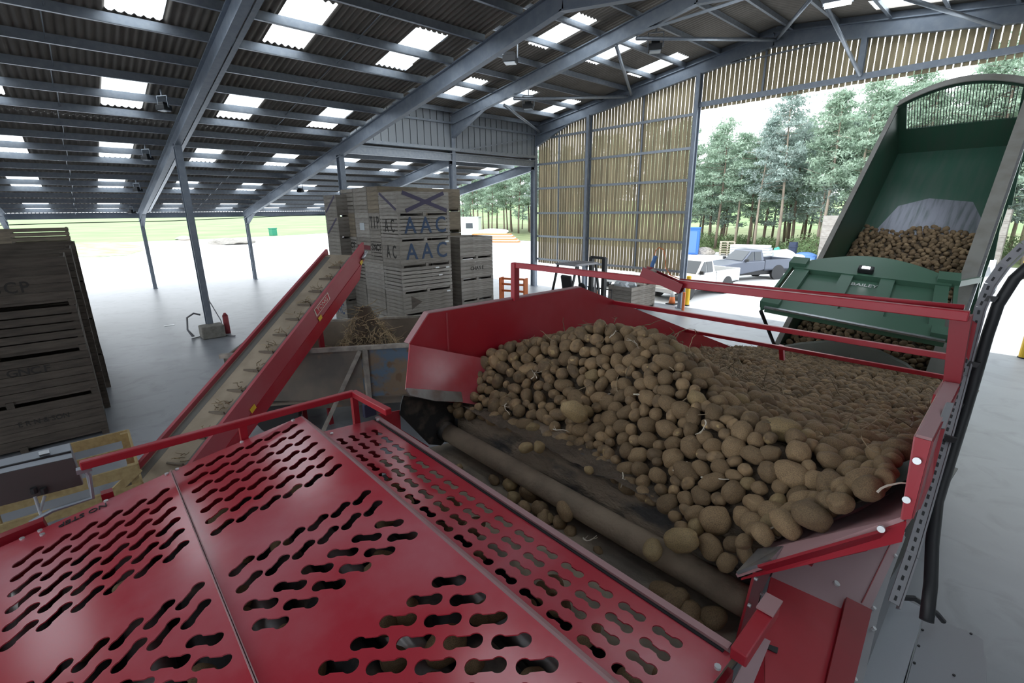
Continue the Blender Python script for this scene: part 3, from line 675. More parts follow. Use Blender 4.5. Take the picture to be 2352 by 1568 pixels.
# under the covers: cleaning rollers over an added black pan
obj('shade_plate', MB().box((XC0 + .02, -.58, 2.06), (XC1 - .12, 2.1, 2.085)), 'black', cl)  # unseen plate, black so the cover slots look into darkness
for k in range(9):
    obj('cleaning_roller', MB().cyl((XC0 + .03, -.48 + .2 * k, 2.24), (XC1 - .03, -.48 + .2 * k, 2.24), .075, 14), 'rubber' if k % 2 else 'steel_worn', cl, smooth=True)
b = MB(); b.plate(yz([(-.56, 1.75), (-.56, 2.475), (.165, 2.60), (.885, 2.715), (1.0, 2.565), (1.40, 2.535), (1.40, 1.75)], XC0 + .01), .012); b.box((XC1 - .02, -.6, 1.75), (XC1, 1.42, 2.46)); b.box((XC0, -.6, 1.75), (XC1, -.58, 2.40)); obj('side_casing', b, 'red_dark', cl)
for X in (XC0 + .1, XC1 - .1):
    for Y in (-.4, 1.2): obj('leg', MB().box((X - .05, Y - .05, 0), (X + .05, Y + .05, 1.8)), 'red_dark', cl)
# open trough between cover and hopper
obj('trough', MB().plate([(XC0, 1.38, 2.20), (XC1 - .1, 1.38, 2.20), (XC1 - .1, 2.16, 2.10), (XC0, 2.16, 2.10)], .02), 'soil_tray', cl)
obj('feed_roller', MB().cyl((-3.02, 1.955, 2.285), (-.59, 1.955, 2.285), .071, 28), 'soil_roller', cl, smooth=True)
obj('roller_bearing', MB().cyl((-3.04, 1.955, 2.285), (-2.94, 1.955, 2.285), .078, 24), 'rubber', cl, smooth=True)
obj('corner_gusset', MB().plate([pX(x, y, XL + .03) for x, y in ((868, 950), (918, 942), (920, 985), (985, 1025), (960, 1030))], .01), 'red', cl)
obj('end_plate', MB().plate([pX(x, y, -.585) for x, y in ((1733, 1312), (1772, 1306), (1742, 1370), (1716, 1470), (1690, 1478))], .01), 'red', cl)
for x, y in ((1733, 1327), (1747, 1362), (1718, 1388)): p = pX(x, y, -.578); obj('bolt', MB().cyl(p, p + V((.012, 0, 0)), .008, 8), 'white_bolt', cl)
obj('frame_bar', MB().beam((-.43, 1.38, 2.565), (-.43, 1.66, 2.585), .055, .05), 'red', cl, bevel=.005)
obj('frame_bar_end', MB().beam((-.43, 1.585, 2.612), (-.43, 1.675, 2.618), .058, .008), 'pink_dust', cl)
# sloping drive casing on the right
PN, NN = (-.42, 1.6, 2.40), (.45, 0, .89)
def z5(x, y): return pP(1620 + x / 3.459, 1200 + y / 3.459, PN, NN)
def casing(name, pts, m, off=0.0, label=None):
    n = V(NN).normalized(); return obj(name, MB().plate([z5(*p) + n * off for p in pts], .008), m, cl, label=label)
casing('drive_cover', [(560, 345), (1520, 55), (1585, 80), (1500, 270), (1300, 705), (1100, 605), (1075, 685), (520, 435)], 'pink_panel', 0, 'dust-greyed upper half of the drive casing')
casing('drive_cover', [(520, 435), (1075, 685), (1100, 605), (1300, 705), (1130, 1420), (470, 1420), (470, 1000), (430, 800)], 'red', 0)
casing('cover_flap', [(1100, 608), (1300, 708), (1120, 1420), (900, 1420)], 'red_dark', .016)
casing('crease', [(1516, 58), (1522, 60), (1240, 640), (1230, 640)], 'red_dark', .005)
casing('cut_out', [(720, 293), (905, 240), (840, 352)], 'red_dark', .005, 'triangular cut-out')
casing('cut_out', [(495, 975), (568, 1000), (560, 1045), (485, 1010)], 'black', .006)
casing('edge_strip', [(1500, 270), (1585, 82), (1600, 110), (1480, 430), (1390, 720), (1230, 1420), (1130, 1420), (1300, 705)], 'grey_dull', -.012)
casing('frame_channel', [(290, 1100), (430, 930), (490, 960), (300, 1420), (120, 1420)], 'pink_panel', .02)
n_ = V(NN).normalized(); P = z5(1035, 490); obj('bolt', MB().cyl(P, P + n_ * .012, .013, 12), 'white_bolt', cl)
for q in ((1328, 685), (1328, 848), (1175, 1250), (1500, 268)): P = z5(*q); obj('bolt', MB().cyl(P, P + n_ * .014, .008, 8), 'white_bolt', cl)
obj('gusset', MB().plate([pY(1740, 1300, 1.74), pY(2040, 1214, 1.86), pY(1990, 1262, 1.9), pY(1772, 1312, 1.8)], .01), 'red_dark', cl)
# handrail on the far side
def hr(a, c, r=.022): return MB().beam(a, c, .044, .044)
h0, h1 = V((-3.1, -.19, 2.765)), pX(812, 902, -3.1); h2 = pZ(893, 946, h1.z); h1.z = h0.z = (h0.z + h1.z) / 2
obj('handrail', hr(h0, h1), 'red', cl, bevel=.006); obj('handrail', hr(h1, h2), 'red', cl, bevel=.006); obj('handrail', hr(h2, V((h2.x, h2.y - .0, 2.5))), 'red', cl)
for Y in (.555, 1.27): obj('handrail_post', MB().beam((-3.1, Y, 2.42), (-3.1, Y, h1.z), .04, .04, up=(0, 1, 0)), 'red', cl)
obj('handrail_post', MB().beam((-3.16, -.12, 2.2), (-3.16, -.12, 2.56), .05, .05, up=(0, 1, 0)), 'red_dark', cl)
obj('lower_bar', MB().beam(pX(-60, 1268, -3.12), pX(105, 1202, -3.12), .05, .06), 'red_dark', cl)
obj('junction_box', MB().obox(pX(848, 940, -3.04), (.02, 0, 0), (0, .045, 0), (0, 0, .05)), 'navy', cl, bevel=.006, label='small dark junction box with cable glands')

# hinged steel control box on the rail
cb = thing('control_box', 'stainless control box with latch hung over the far cover edge', 'control box', (-3.35, -.6, 2.3))
fx = -3.30
q0, q1, q2, q3 = pX(-40, 1097, fx), pX(166, 1051, fx), pX(190, 1112, fx), pX(-40, 1172, fx)
obj('front', MB().plate([q0, q1, q2, q3], .01), 'panel_brown', cb, label='dark brown front panel')
t0, t1 = pX(-40, 1066, fx - .10), pX(160, 1018, fx - .10)
obj('body', MB().plate([q0, q1, t1, t0], .006), 'stainless', cb); obj('side', MB().plate([q1, t1, V((t1.x, t1.y + .01, q2.z)), q2], .006), 'grey_dull', cb)
m0, m1 = lerp(q0, t0, .38), lerp(q1, t1, .38); obj('lid_seam', MB().beam(m0 + V((.004, 0, .006)), m1 + V((.004, 0, .006)), .012, .008), 'black', cb)
pc_ = lerp(q1, t1, .55) + V((0, -.10, .01)); obj('latch', MB().obox(pc_, (.02, 0, .02), (0, .02, 0), (-.005, 0, .008)), 'steel_bright', cb)
b = MB()
for x in (80, 103): P = pX(x, 1132, fx + .02); b.cyl(P, P + V((.0, 0, .03)), .014, 8)
obj('cable_gland', b, 'black', cb)
for a in ((80, 1140), (103, 1138)): obj('cable', MB().tube([pX(*a, fx + .02), pX(92, 1175, fx + .05), pX(101, 1203, fx + .12)], .007, 8), 'grey_box', cb)
b = MB(); b.tube([pX(193, 1075, -3.14), pX(204, 1090, -3.14), pX(213, 1142, -3.14), pX(120, 1172, -3.16), pX(70, 1200, -3.18)], .012, 8); b.obox(pX(193, 1078, -3.12), (.02, 0, 0), (0, .03, 0), (0, 0, .012))
obj('bracket', b, 'galv', cb)

# loose potatoes: trough, belt front, on the roller, under the covers
for x, y, z, s in ((1222, 1130, 2.19, .125), (1172, 1113, 2.18, .085), (1180, 1142, 2.18, .08), (1135, 1102, 2.18, .055), (1168, 1090, 2.19, .07), (1240, 1168, 2.19, .10), (1205, 1165, 2.18, .07), (1297, 1172, 2.27, .085), (1285, 1200, 2.17, .075), (1262, 1190, 2.17, .06), (1248, 1195, 2.16, .09), (1310, 1222, 2.15, .07), (1055, 1072, 2.18, .045),
                   (1525, 1362, 2.19, .10), (1548, 1382, 2.19, .11), (1585, 1410, 2.18, .09), (1636, 1422, 2.17, .11), (1605, 1440, 2.15, .08), (1373, 1265, 2.15, .045)):
    o = potato(pZ(x, y, z), s, 'stray potato lying in the soil-caked trough beside the feed roller', 'stray potatoes in the trough', rnd.random() < .3)
for x, y, z, s, lab in ((1500, 1262, 2.385, .085, 'potato riding on the soil-coated feed roller'), (1565, 1240, 2.47, .115, 'oblong potato tumbling down the bare belt front'), (1208, 1028, 2.50, .07, 'left of two small potatoes side by side below the heap foot'), (1238, 1026, 2.50, .07, 'right of two small potatoes side by side below the heap foot'), (1352, 1079, 2.49, .05, 'tiny yellow potato alone on the bare soil'), (1320, 945, 2.70, .125, 'large pale yellow potato standing out on the left heap')):
    potato(pZ(x, y, z), s, lab, None, True)
for _ in range(64):
    X = rnd.uniform(-2.9, -.6); Y = rnd.choice((rnd.uniform(-.45, .85), rnd.uniform(.2, .85), rnd.uniform(.95, 1.35)))
    potato(V((X, Y, 2.345 + rnd.uniform(-.01, .03))), rnd.uniform(.07, .11), 'potato half hidden under the slots of the red covers', 'potatoes under the covers')
# pale sprouts and stalks in the heap
def stalk(b, P, L, ang, lift, r=.0045, branch=2):
    d = V((math.cos(ang), math.sin(ang), lift)).normalized(); pts = [P]
    for k in range(6):
        d = (d + V((rnd.gauss(0, .25), rnd.gauss(0, .25), rnd.gauss(0, .22)))).normalized(); pts.append(pts[-1] + d * (L / 6))
    b.tube(pts, r, 5, r * .5)
    for _ in range(branch):
        q = pts[rnd.randrange(1, 6)]; e = (d + V((rnd.gauss(0, .8), rnd.gauss(0, .8), rnd.gauss(0, .5)))).normalized()
        b.tube([q, q + e * (L * .1), q + (e + V((0, 0, .2))).normalized() * (L * .2)], r * .6, 4, r * .3)
SG = 'dry pale stalks lying in the heap'
for x, y, L, a, lf, lab in ((1220, 870, .34, .3, .35, 'longest pale forked stalk on the left slope of the heap'), (1470, 800, .22, -1.2, .5, 'branched pale stalk over the top of the heap'), (1400, 775, .10, 1.0, 2.0, 'pale stub standing up from the heap crest'), (1165, 925, .22, -1.0, .0, 'pale stalk on the lower left of the heap'), (1055, 885, .12, 1.5, 2.0, 'thin pale shoot at the left end of the heap'), (1375, 915, .16, .6, .4, 'pale stalk in the middle of the heap'), (1270, 985, .16, .4, .1, 'forked pale stalk on the soil face'), (1430, 1085, .12, -.6, .2, 'white root tuft at the foot of the heap'), (1340, 1235, .16, -.8, .05, 'white stalk curled at the cover lip'), (1545, 1080, .1, .8, .3, 'short white stalk between near potatoes'), (1610, 1095, .14, .2, .3, 'white stalk under a big potato'), (1765, 1215, .12, 1.2, .8, 'white shoot at the flared panel'), (2015, 1130, .12, 1.4, 1.5, 'white stub at the foot of the upright wall'), (2090, 980, .12, 1.4, 1.4, 'white shoots by the upper end of the wall'), (1455, 905, .10, .2, .2, 'tiny white shoots high on the heap'), (1620, 965, .14, -.4, .3, 'grey-white stalk right of the crest')):
    Pp = None
    for t_ in range(60, 1200):     # march the line of sight onto the heap
        q = CAMP + ray(x, y) * (t_ * .01)
        if q.z < (heap(q.x, q.y) + .05 if q.y > 1.95 else 2.2): Pp = q; break
    b = MB(); stalk(b, Pp, L, a, lf, branch=3); tag(obj('stalk', b, 'stalk'), lab, 'stalk', SG)
b = MB()
for _ in range(240):
    Y = 2.3 + 6.5 * rnd.random(); X = rnd.uniform(-2.95, -.3); stalk(b, V((X, Y, heap(X, Y) + .05)), rnd.uniform(.05, .22), rnd.uniform(0, 6.3), rnd.uniform(0, .8), .0035, 1)
for _ in range(90):
    X = rnd.uniform(-1.9, -1.2); Y = rnd.uniform(3.3, 4.2); stalk(b, V((X, Y, heap(X, Y) + .05)), rnd.uniform(.1, .3), rnd.uniform(0, 6.3), rnd.uniform(0, .3), .004, 1)
tag(obj('haulm_bits', b, 'straw'), 'thin dry haulm bits strewn over the potato heap', 'haulm', kind='stuff')

# ------------------------------------------------------------------ tipping trailer
tr = thing('tipping_trailer', 'green tipping trailer raised and shedding potatoes into the hopper', 'trailer', (-1.85, 11, 0))
TL, TR, SL = -3.0, -.70, .83
def rimz(Y): return 1.34 + SL * (Y - 9.08)
def flz(Y): return .34 + SL * (Y - 9.92)
YH = 15.05
dnv = V((0, -math.sin(math.atan(SL)), math.cos(math.atan(SL))))     # box "up"
dlv = V((0, math.cos(math.atan(SL)), math.sin(math.atan(SL))))      # box "forward"
FLe = (9.95, flz(9.95)); FLh = (9.92 + 6.0 * dlv.y + .0, .34 + 6.0 * dlv.z + .0)
LEN = 7.80
fr, hr_ = V((0, 9.92, .34)), V((0, 9.92, .34)) + dlv * LEN
SH = 1.30
def tp(X, l, h): p = V((0, 9.92, .34)) + dlv * l + dnv * h; return V((X, p.y, p.z))
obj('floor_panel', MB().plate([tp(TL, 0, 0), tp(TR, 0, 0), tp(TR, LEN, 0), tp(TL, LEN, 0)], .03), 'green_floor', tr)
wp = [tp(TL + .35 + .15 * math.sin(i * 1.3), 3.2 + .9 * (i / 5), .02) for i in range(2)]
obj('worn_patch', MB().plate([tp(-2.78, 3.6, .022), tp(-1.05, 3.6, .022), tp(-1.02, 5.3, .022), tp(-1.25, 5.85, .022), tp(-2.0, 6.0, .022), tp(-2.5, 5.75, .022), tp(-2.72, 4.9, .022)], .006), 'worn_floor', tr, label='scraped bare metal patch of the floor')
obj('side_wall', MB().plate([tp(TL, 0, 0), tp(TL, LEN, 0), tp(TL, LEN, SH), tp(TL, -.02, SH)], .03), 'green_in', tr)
obj('side_wall', MB().plate([tp(TR - .1, 0, 0), tp(TR - .1, LEN, 0), tp(TR - .1, LEN, SH), tp(TR - .1, -.02, SH)], .04), 'green', tr)
obj('top_rim', MB().beam(tp(TL - .03, -.05, SH), tp(TL - .03, LEN, SH), .09, .05), 'rim_grey', tr, label='scuffed grey top rim')
obj('top_rim', MB().beam(tp(TR - .09, -.05, SH), tp(TR - .09, LEN, SH), .20, .06), 'rim_grey', tr, label='scuffed grey top rim')
obj('outer_rail', MB().beam(tp(TR + .03, -.05, SH - .05), tp(TR + .03, LEN, SH - .05), .04, .07), 'steel_bright', tr)
for l in (1.0, 2.6, 4.2, 5.8, 7.2): obj('rib', MB().beam(tp(TR + .0, l, 0), tp(TR + .0, l, SH - .06), .08, .10, up=(1, 0, 0)), 'green', tr)
# headboard with arched, barred window
HBL = LEN - .02
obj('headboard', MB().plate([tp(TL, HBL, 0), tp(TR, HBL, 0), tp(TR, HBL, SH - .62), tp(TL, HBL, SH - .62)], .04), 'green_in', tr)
arc = []
for i in range(17):
    t_ = i / 16; X = TL + (TR - TL) * t_; arc.append((X, SH + .02 + .36 * math.sin(math.pi * t_) ** .9))
b = MB()
for (xa, ha), (xb, hb_) in zip(arc, arc[1:]): b.beam(tp(xa, HBL, ha), tp(xb, HBL, hb_), .16, .09, up=tuple(dnv))
obj('arch_frame', b, 'green_in', tr); b = MB()
for (xa, ha), (xb, hb_) in zip(arc, arc[1:]): b.beam(tp(xa, HBL - .02, ha + .06), tp(xb, HBL - .02, hb_ + .06), .22, .02, up=tuple(dnv))
obj('arch_cap', b, 'rim_grey', tr)
for X0_, X1_ in ((TL, TL + .16), (TR - .26, TR)): obj('window_post', MB().plate([tp(X0_, HBL, SH - .64), tp(X1_, HBL, SH - .64), tp(X1_, HBL, SH + .09), tp(X0_, HBL, SH + .04)], .05), 'green_in', tr)
x = TL + .20
while x < TR - .28:
    t_ = (x - TL) / (TR - TL); obj('window_bar', MB().cyl(tp(x, HBL, SH - .63), tp(x, HBL, SH + .36 * math.sin(math.pi * t_) ** .9), .008, 6), 'black', tr); x += .052
# raised tailgate
T00, T10, T01, T11 = pY(1764, 712, 8.35), pY(2158, 788, 8.45), pY(1838, 612, 9.75), pY(2176, 650, 9.75)
T11 = pP(2176, 650, T00, (T10 - T00).cross(T01 - T00))
def tg(u, v, w=0.0):
    p = lerp(lerp(T00, T10, u), lerp(T01, T11, u), v); n = (T10 - T00).cross(T01 - T00).normalized()
    return p + n * w
def tgq(u0, u1, v0, v1, w, th): return MB().prism([tg(u0, v0, w - th), tg(u1, v0, w - th), tg(u1, v1, w - th), tg(u0, v1, w - th)], tg(.5, .5, th) - tg(.5, .5, 0))
tgo = obj('tailgate', tgq(-.0, 1.0, 0, 1, .0, .03), 'green', tr)
for u0, u1 in ((-.01, .10), (.335, .42), (.60, .69), (.93, 1.01)): obj('tailgate_rib', tgq(u0, u1, .10, 1.0, .075, .075), 'green', tgo)
obj('tailgate_beam', tgq(-.02, 1.02, -.03, .17, .09, .11), 'green', tgo); obj('tailgate_beam', tgq(-.02, 1.02, .86, 1.03, .09, .09), 'green', tgo)
obj('tailgate_edge', tgq(-.02, 1.02, -.045, -.02, .10, .03), 'steel_bright', tgo)
pts = []
for i in range(21): u = i / 20; pts.append(tg(u * 1.02 - .01, 1.02 + .30 * math.sin(math.pi * u) ** .85, .05))
obj('arched_top', MB().plate([tg(-.01, 1.0, .05), tg(1.01, 1.0, .05)] + pts[::-1], .03), 'green', tgo)
for u in (-.02, .985): obj('hinge_bracket', tgq(u - .05, u + .08, .90, 1.05, .15, .12), 'green', tgo); obj('hinge_bracket', tgq(u - .04, u + .09, .0, .12, .15, .12), 'green', tgo)
letters('BAILEY', .125, tg(.508, .755, .008), tg(1, .75) - tg(0, .75), tg(.5, 1) - tg(.5, 0), 'white', tgo, sx=.95)
lo = obj('work_lamp', MB().obox(tg(.488, .93, .14), (tg(1, .5) - tg(0, .5)).normalized() * .11, (tg(.5, 1) - tg(.5, 0)).normalized() * .06, (tg(.5, .5, .05) - tg(.5, .5))), 'black', tgo, bevel=.02)
obj('lens', MB().obox(tg(.488, .91, .20), (tg(1, .5) - tg(0, .5)).normalized() * .055, (tg(.5, 1) - tg(.5, 0)).normalized() * .03, (tg(.5, .5, .006) - tg(.5, .5))), 'lamp_on', tr)
for Xs, u in ((TL - .06, -.05), (TR + .05, 1.05)):
    obj('lift_arm', MB().beam(tg(u, .02, .0), tg(u, 1.0, .02), .05, .09), 'green', tr); obj('lift_arm', MB().beam(tg(u, 1.0, .0), V((Xs, 11.0, rimz(11.0) - .1)), .05, .09), 'green', tr)
    obj('lift_ram', MB().cyl(tg(u, .0, -.05), V((Xs, 9.35, rimz(9.35) - .05)), .03, 8), 'black', tr)
# curved discharge lip
top = [(1776, 812), (1800, 797), (1840, 790), (1900, 786), (1960, 791), (2020, 809), (2080, 838), (2142, 888)]; bot = [(2130, 908), (2060, 868), (2000, 849), (1930, 832), (1860, 825), (1790, 832), (1772, 830)]
obj('discharge_lip', MB().prism([pY(x, y, 8.98) for x, y in top + bot], (0, .04, .03)), 'chute', tr, label='grey-green curved discharge lip')
obj('side_chain', MB().cyl(V((TR + .06, 9.2, rimz(9.2))), V((TR + .06, 9.1, .9)), .02, 8), 'steel_bright', tr)
for X in (-2.3, -1.4): obj('chassis_beam', MB().box((X - .06, 9.9, .62), (X + .06, 17.5, .82)), 'green', tr)
for X in (-2.85, -.85):
    for Y in (10.6, 12.0):
        w = obj('wheel', MB().cyl((X - .2, Y, .5), (X + .2, Y, .5), .5, 24), 'tyre', tr); obj('hub', MB().cyl((X - .21, Y, .5), (X + .21, Y, .5), .22, 16), 'green', w)
obj('axle', MB().box((-2.9, 10.5, .42), (-.8, 10.7, .6)), 'black', tr); obj('axle', MB().box((-2.9, 11.9, .42), (-.8, 12.1, .6)), 'black', tr)
obj('tipping_ram', MB().cyl((-1.85, 15.5, .8), tp(-1.85, 6.2, -.1), .08, 12), 'steel_bright', tr)
def loadz(X, Y): return 1.36 + .478 * (Y - 9.2) + .05 * noise.noise(V((X * 1.5, Y * 1.5, 5)))
def gen_tr():
    Y = rnd.uniform(8.95, 14.2); X = rnd.uniform(TL + .08, TR - .18); z = loadz(X, Y)
    if z < flz(Y) + .02: return None
    return V((X, Y, z))
tpts = scatter(gen_tr, 15000, lambda p: rnd.choice((.075, .088, .098, .108)))
b = MB(); vs = []; fs = []
for i in range(13):
    for j in range(25): X = TL + .03 + (TR - TL - .18) * i / 12; Y = 9.0 + 5.1 * j / 24; vs.append((X, Y, max(loadz(X, Y) - .05, flz(Y) + .005)))
for i in range(12):
    for j in range(24): k = i * 25 + j; fs.append((k, k + 1, k + 26, k + 25))
b.add(vs, fs); obj('soil_bed', b, 'soil', tr, smooth=True)
merged('potato_load', [(0, p, s) for p, s in tpts], 'potato_far', 'sloping load of brown potatoes sliding out of the green trailer', near=0)

# ------------------------------------------------------------------ elevating conveyor
cv = thing('elevating_conveyor', 'red inclined conveyor lifting waste over the rusty trailer', 'conveyor', (-8.5, 1.8, 0))
cd_ = (ray(1390, -154)).normalized(); cu_ = V((cd_.y, -cd_.x, 0)).normalized(); cn = cu_.cross(cd_)
CT = V((-10.2, 3.9, 3.19)); CW = .65
def cp(l, u, h=0.0): return CT - cd_ * l + cu_ * u + cn * h      # l back from the top end, u across, h above belt
CL = 6.9
obj('belt', MB().plate([cp(.05, 0, -.05), cp(CL, 0, -.05), cp(CL, CW, -.05), cp(.05, CW, -.05)], .02), 'belt_tan', cv)
obj('belt_end', MB().cyl(cp(.02, 0.02, -.12), cp(.02, CW - .02, -.12), .075, 16), 'belt_tan', cv, smooth=True)
obj('inner_guide', MB().plate([cp(.1, .02, -.045), cp(CL, .02, -.045), cp(CL, .14, -.043), cp(.1, .14, -.043)], .01), 'belt_side', cv)
obj('inner_guide', MB().plate([cp(.1, CW - .10, -.045), cp(CL, CW - .10, -.045), cp(CL, CW - .01, -.02), cp(.1, CW - .01, -.02)], .01), 'belt_side', cv)
obj('side_panel', MB().prism([cp(-.1, -.05, .03), cp(CL, -.05, .03), cp(CL, -.05, -.28), cp(-.0, -.05, -.28)], cu_ * .05), 'conveyor_red', cv)
obj('side_panel', MB().prism([cp(-.40, CW, .03), cp(CL, CW, .03), cp(CL, CW, -.29), cp(-.22, CW, -.29)], cu_ * .05), 'conveyor_red', cv)
obj('side_skirt', MB().plate([cp(-.05, CW + .05, -.28), cp(CL, CW + .05, -.28), cp(CL, CW - .0, -.56), cp(.15, CW - .0, -.56)], .02), 'red', cv)
obj('drive_motor', MB().cyl(cp(-.34, CW + .08, -.17), cp(-.08, CW + .08, -.19), .035, 12), 'steel_bright', cv, smooth=True)
for l in range(15):
    ll = .55 + l * .43
    obj('cleat', MB().plate([cp(ll - .02, .30, -.04), cp(ll, .42, -.04), cp(ll, CW - .08, -.04), cp(ll, CW - .08, .012), cp(ll, .42, .008), cp(ll - .02, .30, -.02)], .02), 'belt_cleat', cv)
def cplate(l0, l1, h0, h1, off): return [cp(l0, CW + off, h0), cp(l1, CW + off, h0), cp(l1, CW + off, h1), cp(l0, CW + off, h1)]
obj('maker_plate', MB().plate(cplate(1.42, 1.98, -.02, -.17, .054), .006), 'logo_cream', cv, label='cream-edged maker plate')
obj('maker_plate_face', MB().plate(cplate(1.45, 1.95, -.035, -.155, .058), .004), 'logo_red', cv)
letters('TONG', .12, cp(1.70, CW + .062, -.095), cd_, cn, 'logo_cream', cv, sx=1.15)
for l in (1.85, 4.05, -.1): obj('warning_sticker', MB().plate(cplate(l, l + .12, -.21, -.29, .062), .004), 'yellow', cv)
for l, hgt in ((1.8, 0), (5.2, 0)):
    for u in (.05, CW - .05):
        P = cp(l, u, -.3); obj('leg', MB().box((P.x - .04, P.y - .04, 0), (P.x + .04, P.y + .04, P.z)), 'red_dark', cv)
b = MB()
for l in range(15):
    ll = .50 + l * .43
    for _ in range(7 if l % 3 else 15):
        P = cp(ll + rnd.uniform(-.14, .02), rnd.uniform(.36, CW - .1), rnd.uniform(-.03, .02)); stalk(b, P, rnd.uniform(.06, .17), rnd.uniform(0, 6.3), rnd.uniform(0, .5), .007, 0)
tag(obj('haulm_waste', b, 'straw'), 'clumps of dry stalk waste riding up the conveyor cleats', 'haulm', kind='stuff')

# ------------------------------------------------------------------ rusty trailer with haulm pile
N0, N1, F0, F1 = pZ(640, 812, 1.6), pZ(1010, 790, 1.6), pZ(640, 743, 1.6), pZ(1060, 728, 1.6)
rt = thing('rusty_trailer', 'rusty old tipping trailer with flaking blue paint under the conveyor', 'trailer', ((N0 + F1) / 2).xy.to_3d())
_du = (N1 - N0).normalized(); _dv = (F0 - N0); _dv -= _du * _dv.dot(_du); Wd = _dv.length; _dv.normalize()
def rp(s, t, z): p = N0 + _du * s + _dv * t; return V((p.x, p.y, z))
S0, S1 = -.9, (N1 - N0).length + 1.0; sm = (pZ(826, 803, 1.6) - N0).dot(_du)
obj('near_side', MB().prism([rp(S0, 0, .75), rp(sm, 0, .62), rp(sm, 0, 1.6), rp(S0, 0, 1.6)], _dv * .04), 'rust', rt)
obj('near_side', MB().prism([rp(sm, 0, .62), rp(S1, 0, .62), rp(S1, 0, 1.6), rp(sm, 0, 1.6)], _dv * .04), 'rust_blue', rt, label='side panel with flaking blue paint')
obj('far_side', MB().prism([rp(S0, Wd, .62), rp(S1, Wd, .62), rp(S1, Wd, 1.6), rp(S0, Wd, 1.6)], _dv * .04), 'rust_in', rt)
obj('end_panel', MB().prism([rp(S0, 0, .7), rp(S0, Wd, .7), rp(S0, Wd, 1.6), rp(S0, 0, 1.6)], _du * .04), 'rust', rt); obj('end_panel', MB().prism([rp(S1, 0, .62), rp(S1, Wd, .62), rp(S1, Wd, 1.6), rp(S1, 0, 1.6)], _du * -.04), 'rust', rt)
obj('floor_panel', MB().prism([rp(S0, 0, .62), rp(S1, 0, .62), rp(S1, Wd, .62), rp(S0, Wd, .62)], (0, 0, .04)), 'rust_in', rt)
obj('top_rail', MB().beam(rp(S0 - .05, .0, 1.62), rp(S1 + .05, .0, 1.62), .10, .07), 'rail_pale', rt); obj('top_rail', MB().beam(rp(S0 - .05, Wd, 1.61), rp(S1 + .05, Wd, 1.61), .06, .05), 'rail_pale', rt)
obj('corner_post', MB().box((-.04, -.04, 0), (.04, .04, .98)), 'rail_pale', rt, world=False).matrix_basis = FRAME[rt.name].inverted() @ Matrix.Translation(rp(sm + .08, -.03, .62))
obj('brace', MB().beam(rp(sm + .0, -.05, 1.58), rp(sm - .78, -.12, .10), .07, .07), 'rail_pale', rt)
for s in (sm - 1.6, sm + 1.6):
    for t_ in (.2, Wd - .2): obj('wheel', MB().cyl(rp(s, t_ - .12, .38), rp(s, t_ + .12, .38), .38, 20), 'tyre', rt)
obj('chassis_beam', MB().beam(rp(S0, .35, .5), rp(S1, .35, .5), .12, .24), 'rust', rt); obj('chassis_beam', MB().beam(rp(S0, Wd - .35, .5), rp(S1, Wd - .35, .5), .12, .24), 'rust', rt)
b = MB(); c0_ = pP(848, 800, rp(sm, Wd * .55, .66), _dv); c0_.z = .66
for _ in range(1500):
    a = rnd.uniform(0, 6.3); q = rnd.random() ** .6 * .80; hz = 1.62 * max(0, 1 - q / .86) ** .75 * rnd.random() ** .3
    stalk(b, c0_ + V((math.cos(a) * q, math.sin(a) * q, hz)), rnd.uniform(.15, .42), rnd.uniform(0, 6.3), rnd.uniform(-2.4, .4), .008, 0)
tag(obj('haulm_pile', b, 'haulm'), 'heap of dry brown potato stalks inside the rusty trailer', 'haulm', kind='stuff')
b = MB(); b.cyl(c0_ + V((0, 0, .0)), c0_ + V((0, 0, 1.45)), .68, 14, .1); obj('soil_core', b, 'soil', bpy.data.objects['haulm_pile'])

# pale new timber crate below the control box
nc = thing('timber_crate', 'new yellow timber crate below the control box', 'crate', (-5.2, -.2, 0))
w0 = pZ(205, 1098, 1.25)
b = MB(); L = w0
for dx0, dy0, dx1, dy1 in ((0, 0, -1.2, 0), (-1.2, 0, -1.2, -1.4), (-1.2, -1.4, 0, -1.4), (0, -1.4, 0, 0)):
    for z in (.15, .42, .69, .96, 1.2): obj('slat', MB().beam((L.x + dx0, L.y + .42 + dy0, z), (L.x + dx1, L.y + .42 + dy1, z), .025, .13), 'wood_new', nc)
for dx0 in (-.05, -1.15):
    for dy0 in (-.05, -1.35): obj('post', MB().box((L.x + dx0 - .04, L.y + .42 + dy0 - .04, 0), (L.x + dx0 + .04, L.y + .42 + dy0 + .04, 1.25)), 'wood_new', nc)
obj('brace', MB().beam((L.x, L.y + .42, 1.2), (L.x + 0, L.y - .9, .2), .03, .09), 'wood_new', nc)

